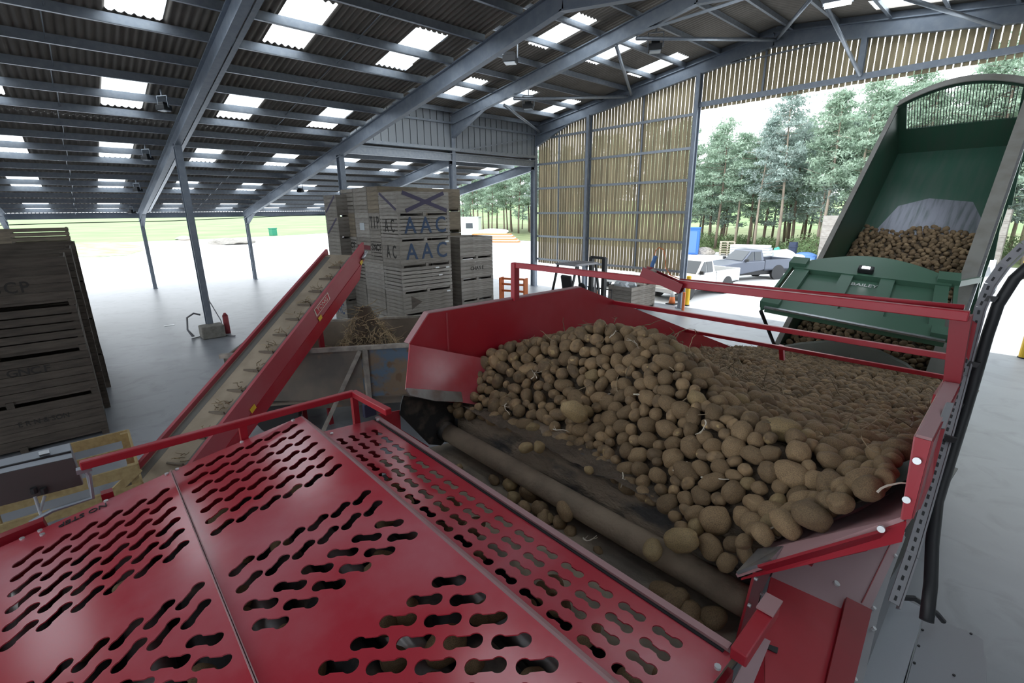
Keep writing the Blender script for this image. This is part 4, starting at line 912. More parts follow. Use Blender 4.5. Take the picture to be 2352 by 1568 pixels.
# ------------------------------------------------------------------ potato boxes
CM = {}
def cmesh(key, fn, m):
    if (key, m) not in CM:
        me = fn().mesh(key[0]); me.materials.append(MATS[m]); CM[(key, m)] = me
    return CM[(key, m)]
def crate(label, loc, dims, n=5, gap=.012, m='wood_grey', group='wooden potato boxes', seed=0, simple=False, name='potato_box'):
    lx, ly, lz = dims; ft = .11; t = .022; r_ = random.Random(seed + int(loc[2] * 100) + int(loc[0] * 37))
    root = thing(name, label, 'box', loc, r_.uniform(-.008, .008), group)
    hh = (lz - ft) / n
    if simple:
        b = MB()
        for s in (0, lx - t): b.box((s, 0, ft), (s + t, ly, lz - .01))
        for s in (0, ly - t): b.box((0, s, ft), (lx, s + t, lz - .01))
        b.box((0, 0, ft), (lx, ly, ft + t))
        for s in (.0, ly / 2 - .05, ly - .1): b.box((0, s, 0), (lx, s + .1, ft))
        obj('box_body', b, m, root, world=False); return root
    my = cmesh(('slat', ly, hh, gap), lambda: MB().box((0, 0, gap / 2), (t, ly, hh - gap / 2)), m)
    mx_ = cmesh(('slat', lx, hh, gap, 1), lambda: MB().box((0, 0, gap / 2), (lx - 2 * t - .004, t, hh - gap / 2)), m)
    for k in range(n):
        for s in (0, lx - t):
            o = obj('slat', my, None, root, world=False); o.location = (s + r_.uniform(-.004, .004), 0, ft + k * hh)
        for s in (0, ly - t):
            o = obj('slat', mx_, None, root, world=False); o.location = (t + .002, s + r_.uniform(-.004, .004), ft + k * hh)
    mp = cmesh(('post', lz), lambda: MB().box((0, 0, ft), (.06, .06, lz)), m)
    for s in (t, lx - t - .06):
        for q in (t, ly - t - .06): o = obj('post', mp, None, root, world=False); o.location = (s, q, 0)
    for s in (0, ly / 2 - .05, ly - .1):
        o = obj('bearer', cmesh(('bearer', lx), lambda: MB().box((0, 0, 0), (lx, .1, ft - .003)), m), None, root, world=False); o.location = (0, s, 0)
    for s in (t + .002, lx - t - .082):
        o = obj('bearer', cmesh(('bearer', ly, 1), lambda: MB().box((0, .1, .06), (.08, ly / 2 - .05, ft)).box((0, ly / 2 + .05, .06), (.08, ly - .1, ft)), m), None, root, world=False); o.location = (s, 0, 0)
    obj('base_board', cmesh(('base', lx, ly), lambda: MB().box((t, t, ft), (lx - t, ly - t, ft + .02)), 'wood_dark'), None, root, world=False)
    return root
def mark(root, body, size, face, a, z, m, sx=1.0):     # lettering on the +X face or the -Y face of a box
    lx, ly, lz = root['dims']
    if len(body) > 1 and ' ' not in body:
        adv = .70 * size * sx
        for i, ch in enumerate(body): mark(root, ch, size, face, a + (i - (len(body) - 1) / 2) * adv, z, m, sx)
        return
    if face == 'x': letters(body, size, (lx + .004, a, z), (0, 1, 0), (0, 0, 1), m, root, world=False, sx=sx)
    else: letters(body, size, (a, -.004, z), (1, 0, 0), (0, 0, 1), m, root, world=False, sx=sx)
def C(label, loc, dims, **k):
    r = crate(label, loc, dims, **k); r['dims'] = dims; return r
G1 = 'box stacks behind the rusty trailer'
ZS = [0, .68, 1.42, 2.27, 3.10, 3.90, 4.63]
f = []
for k, (lab, n, gp, m) in enumerate((('foot box of the front stack, hidden low behind the rusty trailer', 4, .008, 'wood_grey'), ('plain box with a dark stained corner just above the trailer rim in the front stack', 5, .008, 'wood_grey'), ('gappy slatted box with white labels below the AAC boxes', 6, .024, 'wood_pale'), ('box lettered AAC in blue on close boards, lower of the two', 5, .004, 'wood_grey'), ('gappy slatted box lettered AAC, directly below the X box', 6, .024, 'wood_pale'), ('top box of the front stack painted with a dark X', 5, .006, 'wood_pale'))):
    f.append(C(lab, (-14.94, 7.61, ZS[k]), (1.19, 1.95, ZS[k + 1] - ZS[k]), n=n, gap=gp, m=m, group=G1, seed=k))
for k in (3, 4):
    for body, a in (('A', .42), ('A', 1.0), ('C', 1.58)): mark(f[k], body, .72, 'x', a, .47, 'paint_blue', .88)
    for body, a in (('A', .42), ('C', .82)): mark(f[k], body, .58, 'y', a, .47, 'paint_black', .62)
b = MB()
for a, c in (((1.194, .30, .14), (1.194, 1.75, .70)), ((1.194, .20, .70), (1.194, 1.85, .14))): b.beam(a, c, .12, .003, up=(1, 0, 0))
b.box((1.192, .85, .35), (1.198, 1.25, .49)); obj('painted_cross', b, 'paint_purple', f[5], world=False)
obj('painted_stripe', MB().beam((.08, -.004, .70), (1.1, -.004, .18), .085, .003, up=(0, 1, 0)), 'paint_purple', f[5], world=False)
obj('stain', MB().plate([(1.194, .3, .2), (1.194, .7, .42), (1.194, .3, .65)], .003), 'wood_dark', f[1], world=False)
for k, a, z in ((3, 1.74, .74), (2, 1.3, .74), (2, 1.72, .72), (2, 1.42, .48), (1, 1.72, .64)): obj('paper_label', MB().box((1.19, a, z), (1.197, a + .14, z + .05)), 'white', f[k], world=False)
for k in range(6): C('%s box of the stack standing behind the AAC boxes' % ('lowest', 'second', 'third', 'fourth', 'fifth', 'topmost')[k], (-16.7, 9.35, .805 * k), (1.2, 1.95, .805), n=5, gap=.006, m='wood_brown', group=G1, seed=20 + k, simple=k < 5)
low = [('gappy long box at the foot of the middle stacks, left half', (-17.87, 0, 1.46), 5, .03, 'wood_grey'), ('pale long box at the foot of the middle stacks beside the front stack', (-16.38, 0, 1.42), 4, .02, 'wood_pale'),
       ('plain long box on the second tier of the middle stacks, left half', (-17.87, 1, 1.46), 5, .006, 'wood_grey'), ('plain long box on the second tier of the middle stacks beside the front stack', (-16.38, 1, 1.42), 5, .006, 'wood_grey'),
       ('dark gappy box on the third tier behind the conveyor head', (-17.87, 2, 1.46), 6, .03, 'wood_grey'), ('tall panelled pale box on the third tier beside the front stack', (-16.38, 2, 1.42), 4, .006, 'wood_pale')]
for k, (lab, xx, n, gp, m) in enumerate(low):
    z0 = (0, .64, 1.46)[xx[1]]; C(lab, (xx[0], 7.61, z0), (xx[2], 1.5, (.64, .82, .86)[xx[1]]), n=n, gap=gp, m=m, group=G1, seed=40 + k)
cols = [(-17.87, 1.02), (-16.83, 1.07), (-15.74, .78)]
lv = [[('gappy box with black stencil at the left of the middle tier', 6, .022, 'wood_pale'), ('box with a faded red painted band', 5, .008, 'wood_grey'), ('gappy box with black stencil and pale top board beside the front stack', 6, .022, 'wood_grey')],
      [('brown box below the slatted top left of the middle stacks', 5, .004, 'wood_brown'), ('palest box of the middle stacks with a blue smudge', 4, .004, 'wood_pale'), ('grey box stencilled TIP in black', 5, .006, 'wood_grey')],
      [('dark gappy box on top of the left column of the middle stacks', 5, .026, 'wood_grey'), ('grey plank box on top of the centre column of the middle stacks', 5, .008, 'wood_grey'), ('warm brown box on top of the column beside the X box', 5, .004, 'wood_brown')]]
for j in range(3):
    for i, (xx, ww) in enumerate(cols):
        lab, n, gp, m = lv[j][i]; r = C(lab, (xx, 7.61, 2.32 + .835 * j), (ww, 1.5, .835), n=n, gap=gp, m=m, group=G1, seed=60 + 3 * j + i)
        if j == 0 and i != 1: mark(r, 'SNCF', .34, 'y', ww / 2, .52, 'paint_black', .8)
        if j == 0 and i == 1: obj('red_band', MB().box((.05, -.008, .42), (ww - .05, -.002, .57)), 'paint_red', r, world=False)
        if j == 1 and i == 2: mark(r, 'TIP', .55, 'y', ww / 2, .5, 'paint_black', .6)
        if j == 1 and i == 1: obj('blue_smudge', MB().box((.35, -.008, .25), (.7, -.002, .5)), 'sheet_grey', r, world=False)
for k in range(6):
    r = C(('lowest', 'second', 'third', 'fourth', 'fifth', 'top')[k] + ' box of the stack left of the conveyor head, %s' % ('lettered AC', 'half hidden', 'half hidden by the conveyor', 'in plain grey boards', 'with a dark diagonal stripe', 'with a longer dark diagonal stripe')[k], (-18.48, 7.2, .772 * k), (1.12, 1.5, .772), n=5, gap=.006, m='wood_grey', group=G1, seed=80 + k)
    if k == 0: mark(r, 'AC', .6, 'y', .58, .42, 'paint_blue', .8)
    if k > 3: obj('painted_stripe', MB().beam((.1, -.004, .16), (1.0, -.004, .72), .08, .003, up=(0, 1, 0)), 'paint_purple', r, world=False)
for k in range(4):
    r = C(('foot box of the open stack right of the front stack', 'pale box second up in the stack right of the AAC boxes', 'box stencilled CHASE in small letters', 'open top box of the stack right of the AAC boxes')[k], (-15.2, 10.16, .78 * k), (1.17, 1.5, .78), n=5, gap=.008, m='wood_pale', group=G1, seed=90 + k)
    if k == 2: mark(r, 'CHASE', .18, 'x', .75, .42, 'paint_black')
G2 = 'dark box stacks at the left edge'
D7 = (1.40, 2.30, .83)
for k in range(4):
    r = C(('bottom box of the dark left stack with black stencil', 'dark box stencilled GNCF', 'gappy dark box third up in the left stack', 'top dark box of the left stack lettered SCP')[k], (-12.70, -2.48, .83 * k), D7, n=5, gap=(.006, .010, .024, .005)[k], m='wood_dark', group=G2, seed=100 + k)
    if k == 1: mark(r, 'GNCF', .17, 'x', 1.50, .60, 'paint_black', 1.2)
    if k == 3: mark(r, 'SCP', .26, 'x', 1.55, .36, 'paint_black', .9); obj('black_block', MB().box((1.402, .85, .28), (1.407, 1.15, .52)), 'paint_black', r, world=False)
    if k == 0: mark(r, 'E R N & SON', .13, 'x', 1.5, .52, 'paint_black', .9)
for k in range(4): C(('bottom', 'second', 'third', 'top')[k] + ' box of the second dark stack behind the GNCF stack', (-14.3, -2.38, .85 * k), D7, n=5, gap=.012, m='wood_dark', group=G2, seed=110 + k)
for k in range(4): C(('bottom', 'second', 'third', 'top')[k] + ' box of the third dark stack behind the GNCF stack', (-15.9, -2.3, .86 * k), D7, n=5, gap=.012, m='wood_dark', group=G2, seed=120 + k, simple=True)
tpx = pX(156, 522, -22.0)
for k in range(5): C(('bottom', 'second', 'third', 'fourth', 'brown lit-toned open slatted top')[k] + ' box of the far slatted stack by the left frame', (-23.4, tpx.y - 2.2, (tpx.z - .82) / 4 * k), (1.4, 2.2, (tpx.z - .82) / 4 if k < 4 else .82), n=5, gap=.05 if k == 4 else .01, m='wood_brown' if k == 4 else 'wood_dark', group=G2, seed=130 + k, simple=k < 3)  # top box's browner wood puts its warm light into the colour
tpx2 = pX(20, 528, -22.0)
for k in range(4): C(('bottom', 'second', 'third', 'top')[k] + ' box of the slatted stack cut by the left picture edge', (-23.4, tpx2.y - 2.2, tpx2.z / 4 * k), (1.4, 2.2, tpx2.z / 4), n=5, gap=.05, m='wood_brown', group=G2, seed=140 + k, simple=k < 3)

# ------------------------------------------------------------------ things around the posts
obj_ = thing('concrete_block', 'pale concrete block at the foot of the inner post', 'block', (X0, 2.9, 0))
obj('block', MB().box((X0 + .05, 2.55, 0), (X0 + .62, 3.22, .42)), 'concrete', obj_, bevel=.04)
b = MB(); b.cyl((X0 + .1, 3.38, 0), (X0 + .1, 3.38, .62), .09, 14); b.cyl((X0 + .1, 3.38, .62), (X0 + .1, 3.38, .72), .09, 14, .03)
tag(obj('fire_extinguisher', b, 'gas_bottle', smooth=True), 'dark red extinguisher standing beside the concrete block', 'extinguisher')
b = MB()
for k in range(3): b.tube([(X0 + .05, 2.35 + .02 * k, .05 + .62 * 0), (X0, 2.25, .3), (X0, 2.3, .7), (X0 + .02, 2.5, .82), (X0 + .05, 2.68, .75)], .03, 8)
tag(obj('hose_loop', b, 'grey_dull'), 'grey hose looped against the post above the concrete block', 'hose')
b = MB(); b.tube([pX(470, 650, X0), pX(480, 690, X0 + .2), pX(507, 735, X0 + .4), pZ(517, 770, .02), pZ(540, 771, .02), pZ(505, 768, .02), pZ(470, 770, .02), pZ(440, 778, .02)], .018, 6)
tag(obj('cable', b, 'grey_dull'), 'loose cable trailing from the post onto the floor', 'cable')
b = MB(); b.box((0, 0, 0), (.18, .32, .01)); o = obj('paper_scrap', b, 'white'); o.location = pZ(376, 748, 0); tag(o, 'small white scrap lying on the open floor', 'scrap')

# ------------------------------------------------------------------ cable tray and cabinets at the right
def path(pts): return [pY(x, y, Y) for x, y, Y in pts]
tray = thing('cable_channel', 'slotted grey cable channel bending down along the hopper wall', 'cable channel', (0, 2.5, 0))
tp_ = path([(2420, 520, 3.0), (2352, 562, 3.0), (2305, 606, 3.0), (2272, 652, 2.98), (2250, 705, 2.96), (2232, 775, 2.93), (2210, 860, 2.88), (2190, 935, 2.75), (2160, 1040, 2.55), (2128, 1150, 2.4), (2092, 1270, 2.2), (2052, 1385, 2.05)])
b = MB()
for a, c in zip(tp_, tp_[1:]): b.beam(a, c, .034, .006, up=(.35, -.8, .45))
obj('channel_web', b, 'grey_dull', tray); b = MB()
for a, c in zip(tp_, tp_[1:]):
    d_ = (c - a).normalized(); s_ = d_.cross(V((.35, -.8, .45))).normalized(); b.beam(a - s_ * .018 + V((0, 0, -.012)), c - s_ * .018 + V((0, 0, -.012)), .006, .03, up=(.35, -.8, .45))
obj('channel_flange', b, 'grey_dull', tray); b = MB()
for a, c in zip(tp_, tp_[1:]):
    L_ = (c - a).length; n = max(1, int(L_ / .035)); d_ = (c - a).normalized(); nn = V((.35, -.8, .45)); s_ = d_.cross(nn).normalized(); u_ = s_.cross(d_)
    for k in range(n): P = a + d_ * (L_ * (k + .5) / n); b.obox(P + u_ * .004, d_ * .009, s_ * .004, u_ * .0012)
obj('channel_slots', b, 'black', tray, kind='stuff')
b = MB(); pb = path([(2440, 560, 3.02), (2380, 596, 3.02), (2330, 640, 3.02), (2292, 700, 3.0), (2268, 770, 2.97), (2245, 850, 2.92), (2215, 950, 2.8), (2180, 1060, 2.6), (2152, 1150, 2.45), (2141, 1250, 2.3), (2138, 1340, 2.2), (2128, 1425, 2.1)])
b.tube(pb, .022, 10); o = obj('cable_bundle', b, 'black', smooth=True); tag(o, 'thick black cable bundle hanging beside the slotted channel', 'cable')
for x, y, Y in ((2277, 686, 2.97), (2236, 836, 2.9), (2200, 930, 2.8), (2183, 1008, 2.6)): obj('cable_clip', MB().obox(pY(x, y, Y), (.018, 0, 0), (0, .008, 0), (.004, 0, .012)), 'black', tray)
sg = thing('side_guard_plate', 'small red rounded guard plate sticking out beside the cable channel', 'plate', pY(2226, 893, 2.9))
obj('plate', MB().prism([pY(x, y, 2.95) for x, y in ((2212, 880), (2238, 880), (2242, 888), (2236, 908), (2228, 911), (2208, 910))], (0, .015, 0)), 'red', sg)
for x, y in ((2216, 884), (2236, 884), (2231, 907)): p = pY(x, y, 2.94); obj('bolt', MB().cyl(p, p + V((0, -.008, 0)), .005, 6), 'white_bolt', sg)
op = thing('outer_wall_sheet', 'red sheet with a grey upper part bolted outside the hopper wall', 'sheet', (-.1, 2.2, 2.4))
obj('lower_sheet', MB().plate([pY(2148, 985, 2.12), pY(2168, 985, 2.16), pY(2138, 1104, 2.1), pY(2112, 1168, 2.05), pY(2098, 1172, 2.0), pY(2110, 1120, 2.0)], .006), 'red', op)
obj('upper_sheet', MB().plate([pY(2174, 924, 2.3), pY(2190, 926, 2.33), pY(2169, 984, 2.16), pY(2150, 984, 2.12)], .006), 'grey_dull', op)
def zz5(x, y, z): return pZ(1620 + x / 3.459, 1200 + y / 3.459, z)
sb = thing('steel_cabinet', 'bare steel cabinet standing beside the red drive casing', 'cabinet', zz5(1500, 1000, 0))
obj('body', MB().prism([zz5(x, y, 1.62) for x, y in ((1480, 615), (1572, 600), (1742, 685), (1520, 1420), (1180, 1420))], (0, 0, -1.62)), 'stainless', sb)
b = MB(); b.beam(zz5(1500, 620, 1.66), zz5(1555, 500, 1.76), .03, .05); obj('bracket', b, 'galv', sb)
gc = thing('grey_cabinet', 'light grey floor cabinet with screwed lid at the lower right edge', 'cabinet', zz5(1900, 1000, 0))
pts = [(1748, 712), (2030, 845), (2045, 838), (2185, 912), (2215, 945), (2210, 1050), (2240, 1065), (2220, 1500), (1540, 1500)]
obj('body', MB().prism([zz5(x, y, 1.36) for x, y in pts], (0, 0, -1.36)), 'grey_dull', gc); obj('lid', MB().prism([zz5(x, y, 1.40) for x, y in pts], (0, 0, -.03)), 'grey_box', gc)
for x, y in ((1760, 738), (1725, 855), (1695, 982), (1660, 1118), (1815, 748), (2110, 885), (1975, 1215)): P = zz5(x, y, 1.40); obj('screw', MB().cyl(P, P + V((0, 0, .008)), .007, 8), 'black', gc)
b = MB(); b.tube([zz5(1570, 595, 1.75), zz5(1660, 600, 1.75), zz5(1760, 660, 1.7), zz5(1840, 720, 1.6), zz5(1890, 780, 1.5)], .016, 8); tag(obj('cable', b, 'black'), 'black cable arching over the bare steel cabinet', 'cable')

# ------------------------------------------------------------------ yard: vehicles
def wheel(t, x, y, r, w=.24):
    o = obj('wheel', MB().cyl((x, y - w / 2, r), (x, y + w / 2, r), r, 24), 'tyre', t, world=False); obj('hub', MB().cyl((x, y - w / 2 - .01, r), (x, y + w / 2 + .01, r), r * .55, 16), 'sheet_grey', o, world=False); return o
def pickup(label, loc, rz, paint):
    # local x forward, origin under the middle of the car
    t = thing('pickup_truck', label, 'pickup truck', loc, rz, 'pickup trucks in the yard'); W = .88
    prof = [(2.55, .42), (2.60, .62), (2.52, .92), (1.55, 1.06), (.95, 1.10), (-.55, 1.10), (-.55, .95), (-.55, .60), (1.0, .40)]
    b = MB(); b.prism([(x, -W, z) for x, z in prof], (0, 2 * W, 0)); obj('front_body', b, paint, t, world=False, bevel=.05)
    b = MB(); b.box((-2.55, -W, .55), (-.53, -W + .06, 1.16)); b.box((-2.55, W - .06, .55), (-.53, W, 1.16)); b.box((-2.60, -W, .55), (-2.54, W, 1.16)); b.box((-2.55, -W, .55), (-.53, W, .65)); b.box((-.58, -W, .55), (-.53, W, 1.14)); obj('load_bed', b, paint, t, world=False, bevel=.015)
    obj('bed_liner', MB().box((-2.53, -W + .07, .65), (-.6, W - .07, .67)), 'black', t, world=False)
    cab = [(.98, 1.08), (.30, 1.70), (-.42, 1.72), (-.55, 1.08)]
    b = MB(); k = len(cab); vs = [(x, -(.80 if z < 1.2 else .66), z) for x, z in cab] + [(x, (.80 if z < 1.2 else .66), z) for x, z in cab]
    b.add(vs, [(0, 1, 2, 3), (7, 6, 5, 4), (0, 4, 5, 1), (1, 5, 6, 2), (2, 6, 7, 3), (3, 7, 4, 0)]); obj('cab', b, paint, t, world=False, bevel=.04)
    for s in (-1, 1):
        for x0, x1, xa, xb in ((.80, .22, .30, .20), (.14, -.32, .14, -.30)):
            obj('side_window', MB().plate([(x0, s * .795, 1.14), (x1, s * .795, 1.14), (xb, s * .69, 1.62), (xa, s * .69, 1.62)], .03), 'glass_dark', t, world=False)
        obj('mirror', MB().box((.72, s * .84, 1.10), (.86, s * 1.02, 1.26)), 'black', t, world=False, bevel=.02)
        obj('head_lamp', MB().box((2.44, s * .55, .70), (2.60, s * .84, .86)), 'lamp_glass', t, world=False)
        for x in (1.62, -1.52):
            wheel(t, x, s * .76, .36); obj('wheel_arch', MB().cyl((x, s * .885 - .01 * s, .40), (x, s * .892, .40), .44, 24), 'black', t, world=False)
    obj('windscreen', MB().plate([(.93, -.70, 1.14), (.93, .70, 1.14), (.36, .58, 1.64), (.36, -.58, 1.64)], .03), 'glass_dark', t, world=False)
    obj('bumper', MB().box((2.48, -.86, .38), (2.68, .86, .58)), 'black' if paint != 'white_paint' else paint, t, world=False, bevel=.04); obj('bumper', MB().box((-2.70, -.80, .48), (-2.56, .80, .60)), 'black', t, world=False, bevel=.03)
    obj('underbody', MB().box((-2.4, -.7, .3), (2.3, .7, .56)), 'black', t, world=False)
    return t
pickup('white pickup truck parked behind the yellow bollard', (-11.25, 22.0, 0), math.radians(-96), 'white_paint')
pickup('grey-blue pickup truck facing the doorway beside the white one', (-11.75, 29.2, 0), math.radians(-116), 'silver_paint')
def car(label, loc, rz):
    t = thing('car', label, 'car', loc, rz); W = .84
    prof = [(2.0, .35), (2.05, .6), (1.9, .78), (1.1, .90), (-1.9, .92), (-2.05, .6), (-2.0, .35)]
    obj('body', MB().prism([(x, -W, z) for x, z in prof], (0, 2 * W, 0)), 'white_paint', t, world=False, bevel=.08)
    obj('cabin', MB().prism([(1.0, -.7, .9), (.35, -.7, 1.4), (-1.3, -.7, 1.42), (-1.85, -.7, .9)], (0, 1.4, 0)), 'white_paint', t, world=False, bevel=.1)
    for s in (-1, 1):
        obj('side_window', MB().plate([(.75, s * .705, .95), (-1.5, s * .705, .95), (-1.2, s * .705, 1.34), (.35, s * .705, 1.34)], .02), 'glass_dark', t, world=False)
        obj('tail_lamp', MB().box((-2.06, s * .55, .62), (-1.98, s * .82, .74)), 'gas_bottle', t, world=False)
        for x in (1.3, -1.3): wheel(t, x, s * .74, .31, .2)
    obj('grille', MB().box((2.0, -.5, .48), (2.07, .5, .56)), 'black', t, world=False)
    return t
car('white car half hidden between the forklift and the rubbish box', (-15.3, 22.6, 0), math.radians(-75))
car('white car with red tail lamp just visible past the raised trailer', (-2.35, 30.5, 0), math.radians(80))

# forklift
fk = thing('forklift', 'dark forklift truck parked behind the red hopper', 'forklift', (-11.55, 13.75, 0), math.radians(88))
obj('counterweight', MB().prism([(-1.25, -.5, .25), (-.55, -.5, .2), (-.5, -.5, .95), (-1.1, -.5, .95), (-1.3, -.5, .7)], (0, 1.0, 0)), 'orange', fk, world=False, bevel=.06)
obj('chassis', MB().box((-.6, -.5, .2), (1.0, .5, .62)), 'grey_dull', fk, world=False, bevel=.04); obj('engine_hood', MB().box((-1.1, -.38, .9), (-.2, .38, 1.08)), 'grey_dull', fk, world=False, bevel=.04)
b = MB(); b.box((-.62, -.25, 1.05), (-.12, .25, 1.17)); b.obox((-.62, 0, 1.42), (.05, 0, .02), (0, .25, 0), (-.06, 0, .3)); obj('seat', b, 'black', fk, world=False, bevel=.04)
for s in (-.46, .46):
    obj('guard_pillar', MB().beam((-.95, s, .95), (-.62, s, 2.10), .06, .07), 'black', fk, world=False); obj('guard_pillar', MB().beam((.72, s, .6), (.42, s, 2.10), .06, .07), 'black', fk, world=False)
    wheel(fk, .68, s, .33, .22); wheel(fk, -.75, s, .27, .2)
b = MB(); b.box((-.70, -.5, 2.08), (.50, -.43, 2.15)); b.box((-.70, .43, 2.08), (.50, .5, 2.15)); b.box((-.72, -.5, 2.08), (-.64, .5, 2.15)); b.box((.44, -.5, 2.08), (.52, .5, 2.15))
for k in range(7): b.box((-.6 + .16 * k, -.45, 2.10), (-.56 + .16 * k, .45, 2.13))
obj('overhead_guard', b, 'grey_dull', fk, world=False)
for s in (-.32, .32): obj('mast_rail', MB().box((1.02, s - .07, .1), (1.18, s + .07, 2.25)), 'black', fk, world=False)
for z in (.5, 1.5, 2.2): obj('mast_crossbar', MB().box((1.04, -.35, z), (1.14, .35, z + .09)), 'black', fk, world=False)
obj('lift_cylinder', MB().cyl((1.1, .1, .2), (1.1, .1, 1.9), .045, 10), 'steel_bright', fk, world=False)
b = MB(); b.box((1.22, -.62, 1.02), (1.26, .62, 1.06)); b.box((1.22, -.62, .4), (1.26, .62, .44))
for k in range(9): b.box((1.23, -.62 + .15 * k, .4), (1.25, -.60 + .15 * k, 1.06))
obj('load_backrest', b, 'black', fk, world=False)
for s in (-.3, .3): obj('fork', MB().box((1.22, s - .05, .08), (2.25, s + .05, .12)), 'grey_dull', fk, world=False)
b = MB(); b.cyl((.35, 0, .62), (.22, 0, 1.2), .03, 8); b.cyl((.20, 0, 1.2), (.24, 0, 1.22), .17, 18); obj('steering_wheel', b, 'black', fk, world=False); b = MB(); b.cyl((.45, -.5, 1.75), (.6, -.68, 1.78), .02, 6); b.cyl((.6, -.68, 1.78), (.63, -.68, 1.78), .09, 12); obj('mirror', b, 'black', fk, world=False)

# rubbish box, cones, bollards
rb = C('grey wooden box heaped with rubbish beside the doorway post', (-12.05, 16.3, 0), (1.15, 1.75, .98), n=5, gap=.01, m='wood_grey', group='boxes by the doorway', seed=200)
def blob(name, p, sx, sy, sz, m, lab, cat, seed=1, rz=0.0):
    bm = bmesh.new(); bmesh.ops.create_icosphere(bm, subdivisions=3, radius=1)
    for v in bm.verts: v.co = v.co * (1 + .35 * noise.noise(v.co * 1.4 + V((seed * 5.1, 0, 0)))); v.co.z = max(v.co.z, -.25)
    me = bpy.data.meshes.new(name); bm.to_mesh(me); bm.free(); me.materials.append(MATS[m])
    o = bpy.data.objects.new(name, me); COL.objects.link(o); o.location = (p[0], p[1], p[2] + .25 * sz); o.scale = (sx, sy, sz); o.rotation_euler = (0, 0, rz); return tag(o, lab, cat)
blob('rubbish_bag', (-11.5, 16.75, .90), .42, .38, .30, 'sheet_grey', 'crumpled grey sheeting on top of the rubbish box', 'rubbish', 2)
blob('rubbish_bag', (-11.4, 17.45, .90), .36, .42, .24, 'rail_pale', 'pale sack on top of the rubbish box', 'rubbish', 4)
b = MB(); b.plate([(-11.9, 16.4, 1.0), (-11.0, 16.5, 1.05), (-11.1, 17.1, 1.35), (-11.9, 17.0, 1.2)], .01); tag(obj('sheet_offcut', b, 'sheet_grey'), 'bent metal offcut leaning out of the rubbish box', 'offcut')
def cone(p, lab, m='orange'):
    t = thing('traffic_cone', lab, 'cone', p, 0, 'traffic cones')
    obj('base', MB().box((-.2, -.2, 0), (.2, .2, .035)), 'black' if m == 'orange' else m, t, world=False); obj('lower_body', MB().cyl((0, 0, .035), (0, 0, .33), .145, 20, .098), 'orange', t, world=False, smooth=True)
    obj('sleeve', MB().cyl((0, 0, .33), (0, 0, .60), .098, 20, .054), 'white', t, world=False, smooth=True); obj('tip', MB().cyl((0, 0, .60), (0, 0, .78), .054, 20, .026), 'orange', t, world=False, smooth=True)
cone(pZ(1543, 698), 'orange and white cone beside the doorway post'); cone((-14.0, 17.9, 0), 'orange and white cone between forklift and rubbish box')
def bollard(p, h, r, lab):
    t = thing('bollard', lab, 'bollard', p, 0, 'yellow bollards'); b = MB(); b.cyl((0, 0, 0), (0, 0, h - .03), r, 18); b.cyl((0, 0, h - .03), (0, 0, h), r, 18, r * .7); obj('tube', b, 'yellow', t, world=False, smooth=False); obj('foot', MB().cyl((0, 0, 0), (0, 0, .03), r * 1.15, 18), 'black', t, world=False)
bollard(pZ(1577, 701), 1.28, .10, 'yellow bollard just outside the doorway post'); bollard(pZ(2352, 822), 1.3, .12, 'yellow bollard cut by the right picture edge, nearer one'); bollard(pZ(2350, 640), 1.2, .16, 'yellow bollard at the right picture edge, farther one')
b = MB(); b.box((-9.6, 18.0, 0), (-9.5, 18.05, .75)); tag(obj('marker_post', b, 'orange'), 'thin red marker stake in front of the rubbish box', 'stake')
hs = thing('hanging_torch', 'blue and red cutting torch with hose hung on the gable boards', 'tool', pY(1500, 600, 18.3))
obj('torch_body', MB().cyl(pY(1497, 612, 18.3), pY(1506, 588, 18.3), .09, 10), 'blue_tarp', hs); obj('torch_grip', MB().cyl(pY(1494, 622, 18.3), pY(1498, 606, 18.3), .07, 10), 'gas_bottle', hs)
obj('hose', MB().tube([pY(x, y, 18.3) for x, y in ((1503, 590), (1506, 575), (1514, 568), (1524, 573), (1528, 590), (1529, 615), (1540, 632), (1560, 640))], .02, 8), 'orange', hs)

# ------------------------------------------------------------------ far yard
b = MB(); b.box((-.6, -.6, 0), (.6, .6, 2.3)); b.box((-.65, -.65, 2.3), (.65, .65, 2.42)); t = thing('portable_toilet', 'bright blue portable toilet at the wood edge', 'toilet', pZ(1588, 583), .4); obj('cabin', b, 'blue', t, world=False, bevel=.04); obj('door', MB().box((-.4, -.63, .15), (.4, -.60, 2.1)), 'blue_tarp', t, world=False)
pal = thing('pallet_stack', 'pale stacked pallets left of the roofing sheets', 'pallets', pZ(1668, 585), .5)
for k in range(6):
    z = .2 * k
    for y in (-.5, -.25, 0, .25, .5): obj('board', MB().box((-.6, y - .06, z + .14), (.6, y + .06, z + .17)), 'pallet_wood', pal, world=False)
    for x in (-.55, 0, .55): obj('block', MB().box((x - .05, -.55, z + .02), (x + .05, .55, z + .14)), 'pallet_wood', pal, world=False)
sh = thing('sheet_stack', 'stack of grey roofing sheets lying at the wood edge', 'sheets', pZ(1728, 592), .15)
for k in range(5): obj('sheet', MB().box((-1.7, -.6, .08 + .2 * k), (1.7 - .12 * k, .6, .26 + .2 * k)), 'sheet_grey' if k % 2 else 'white', sh, world=False)
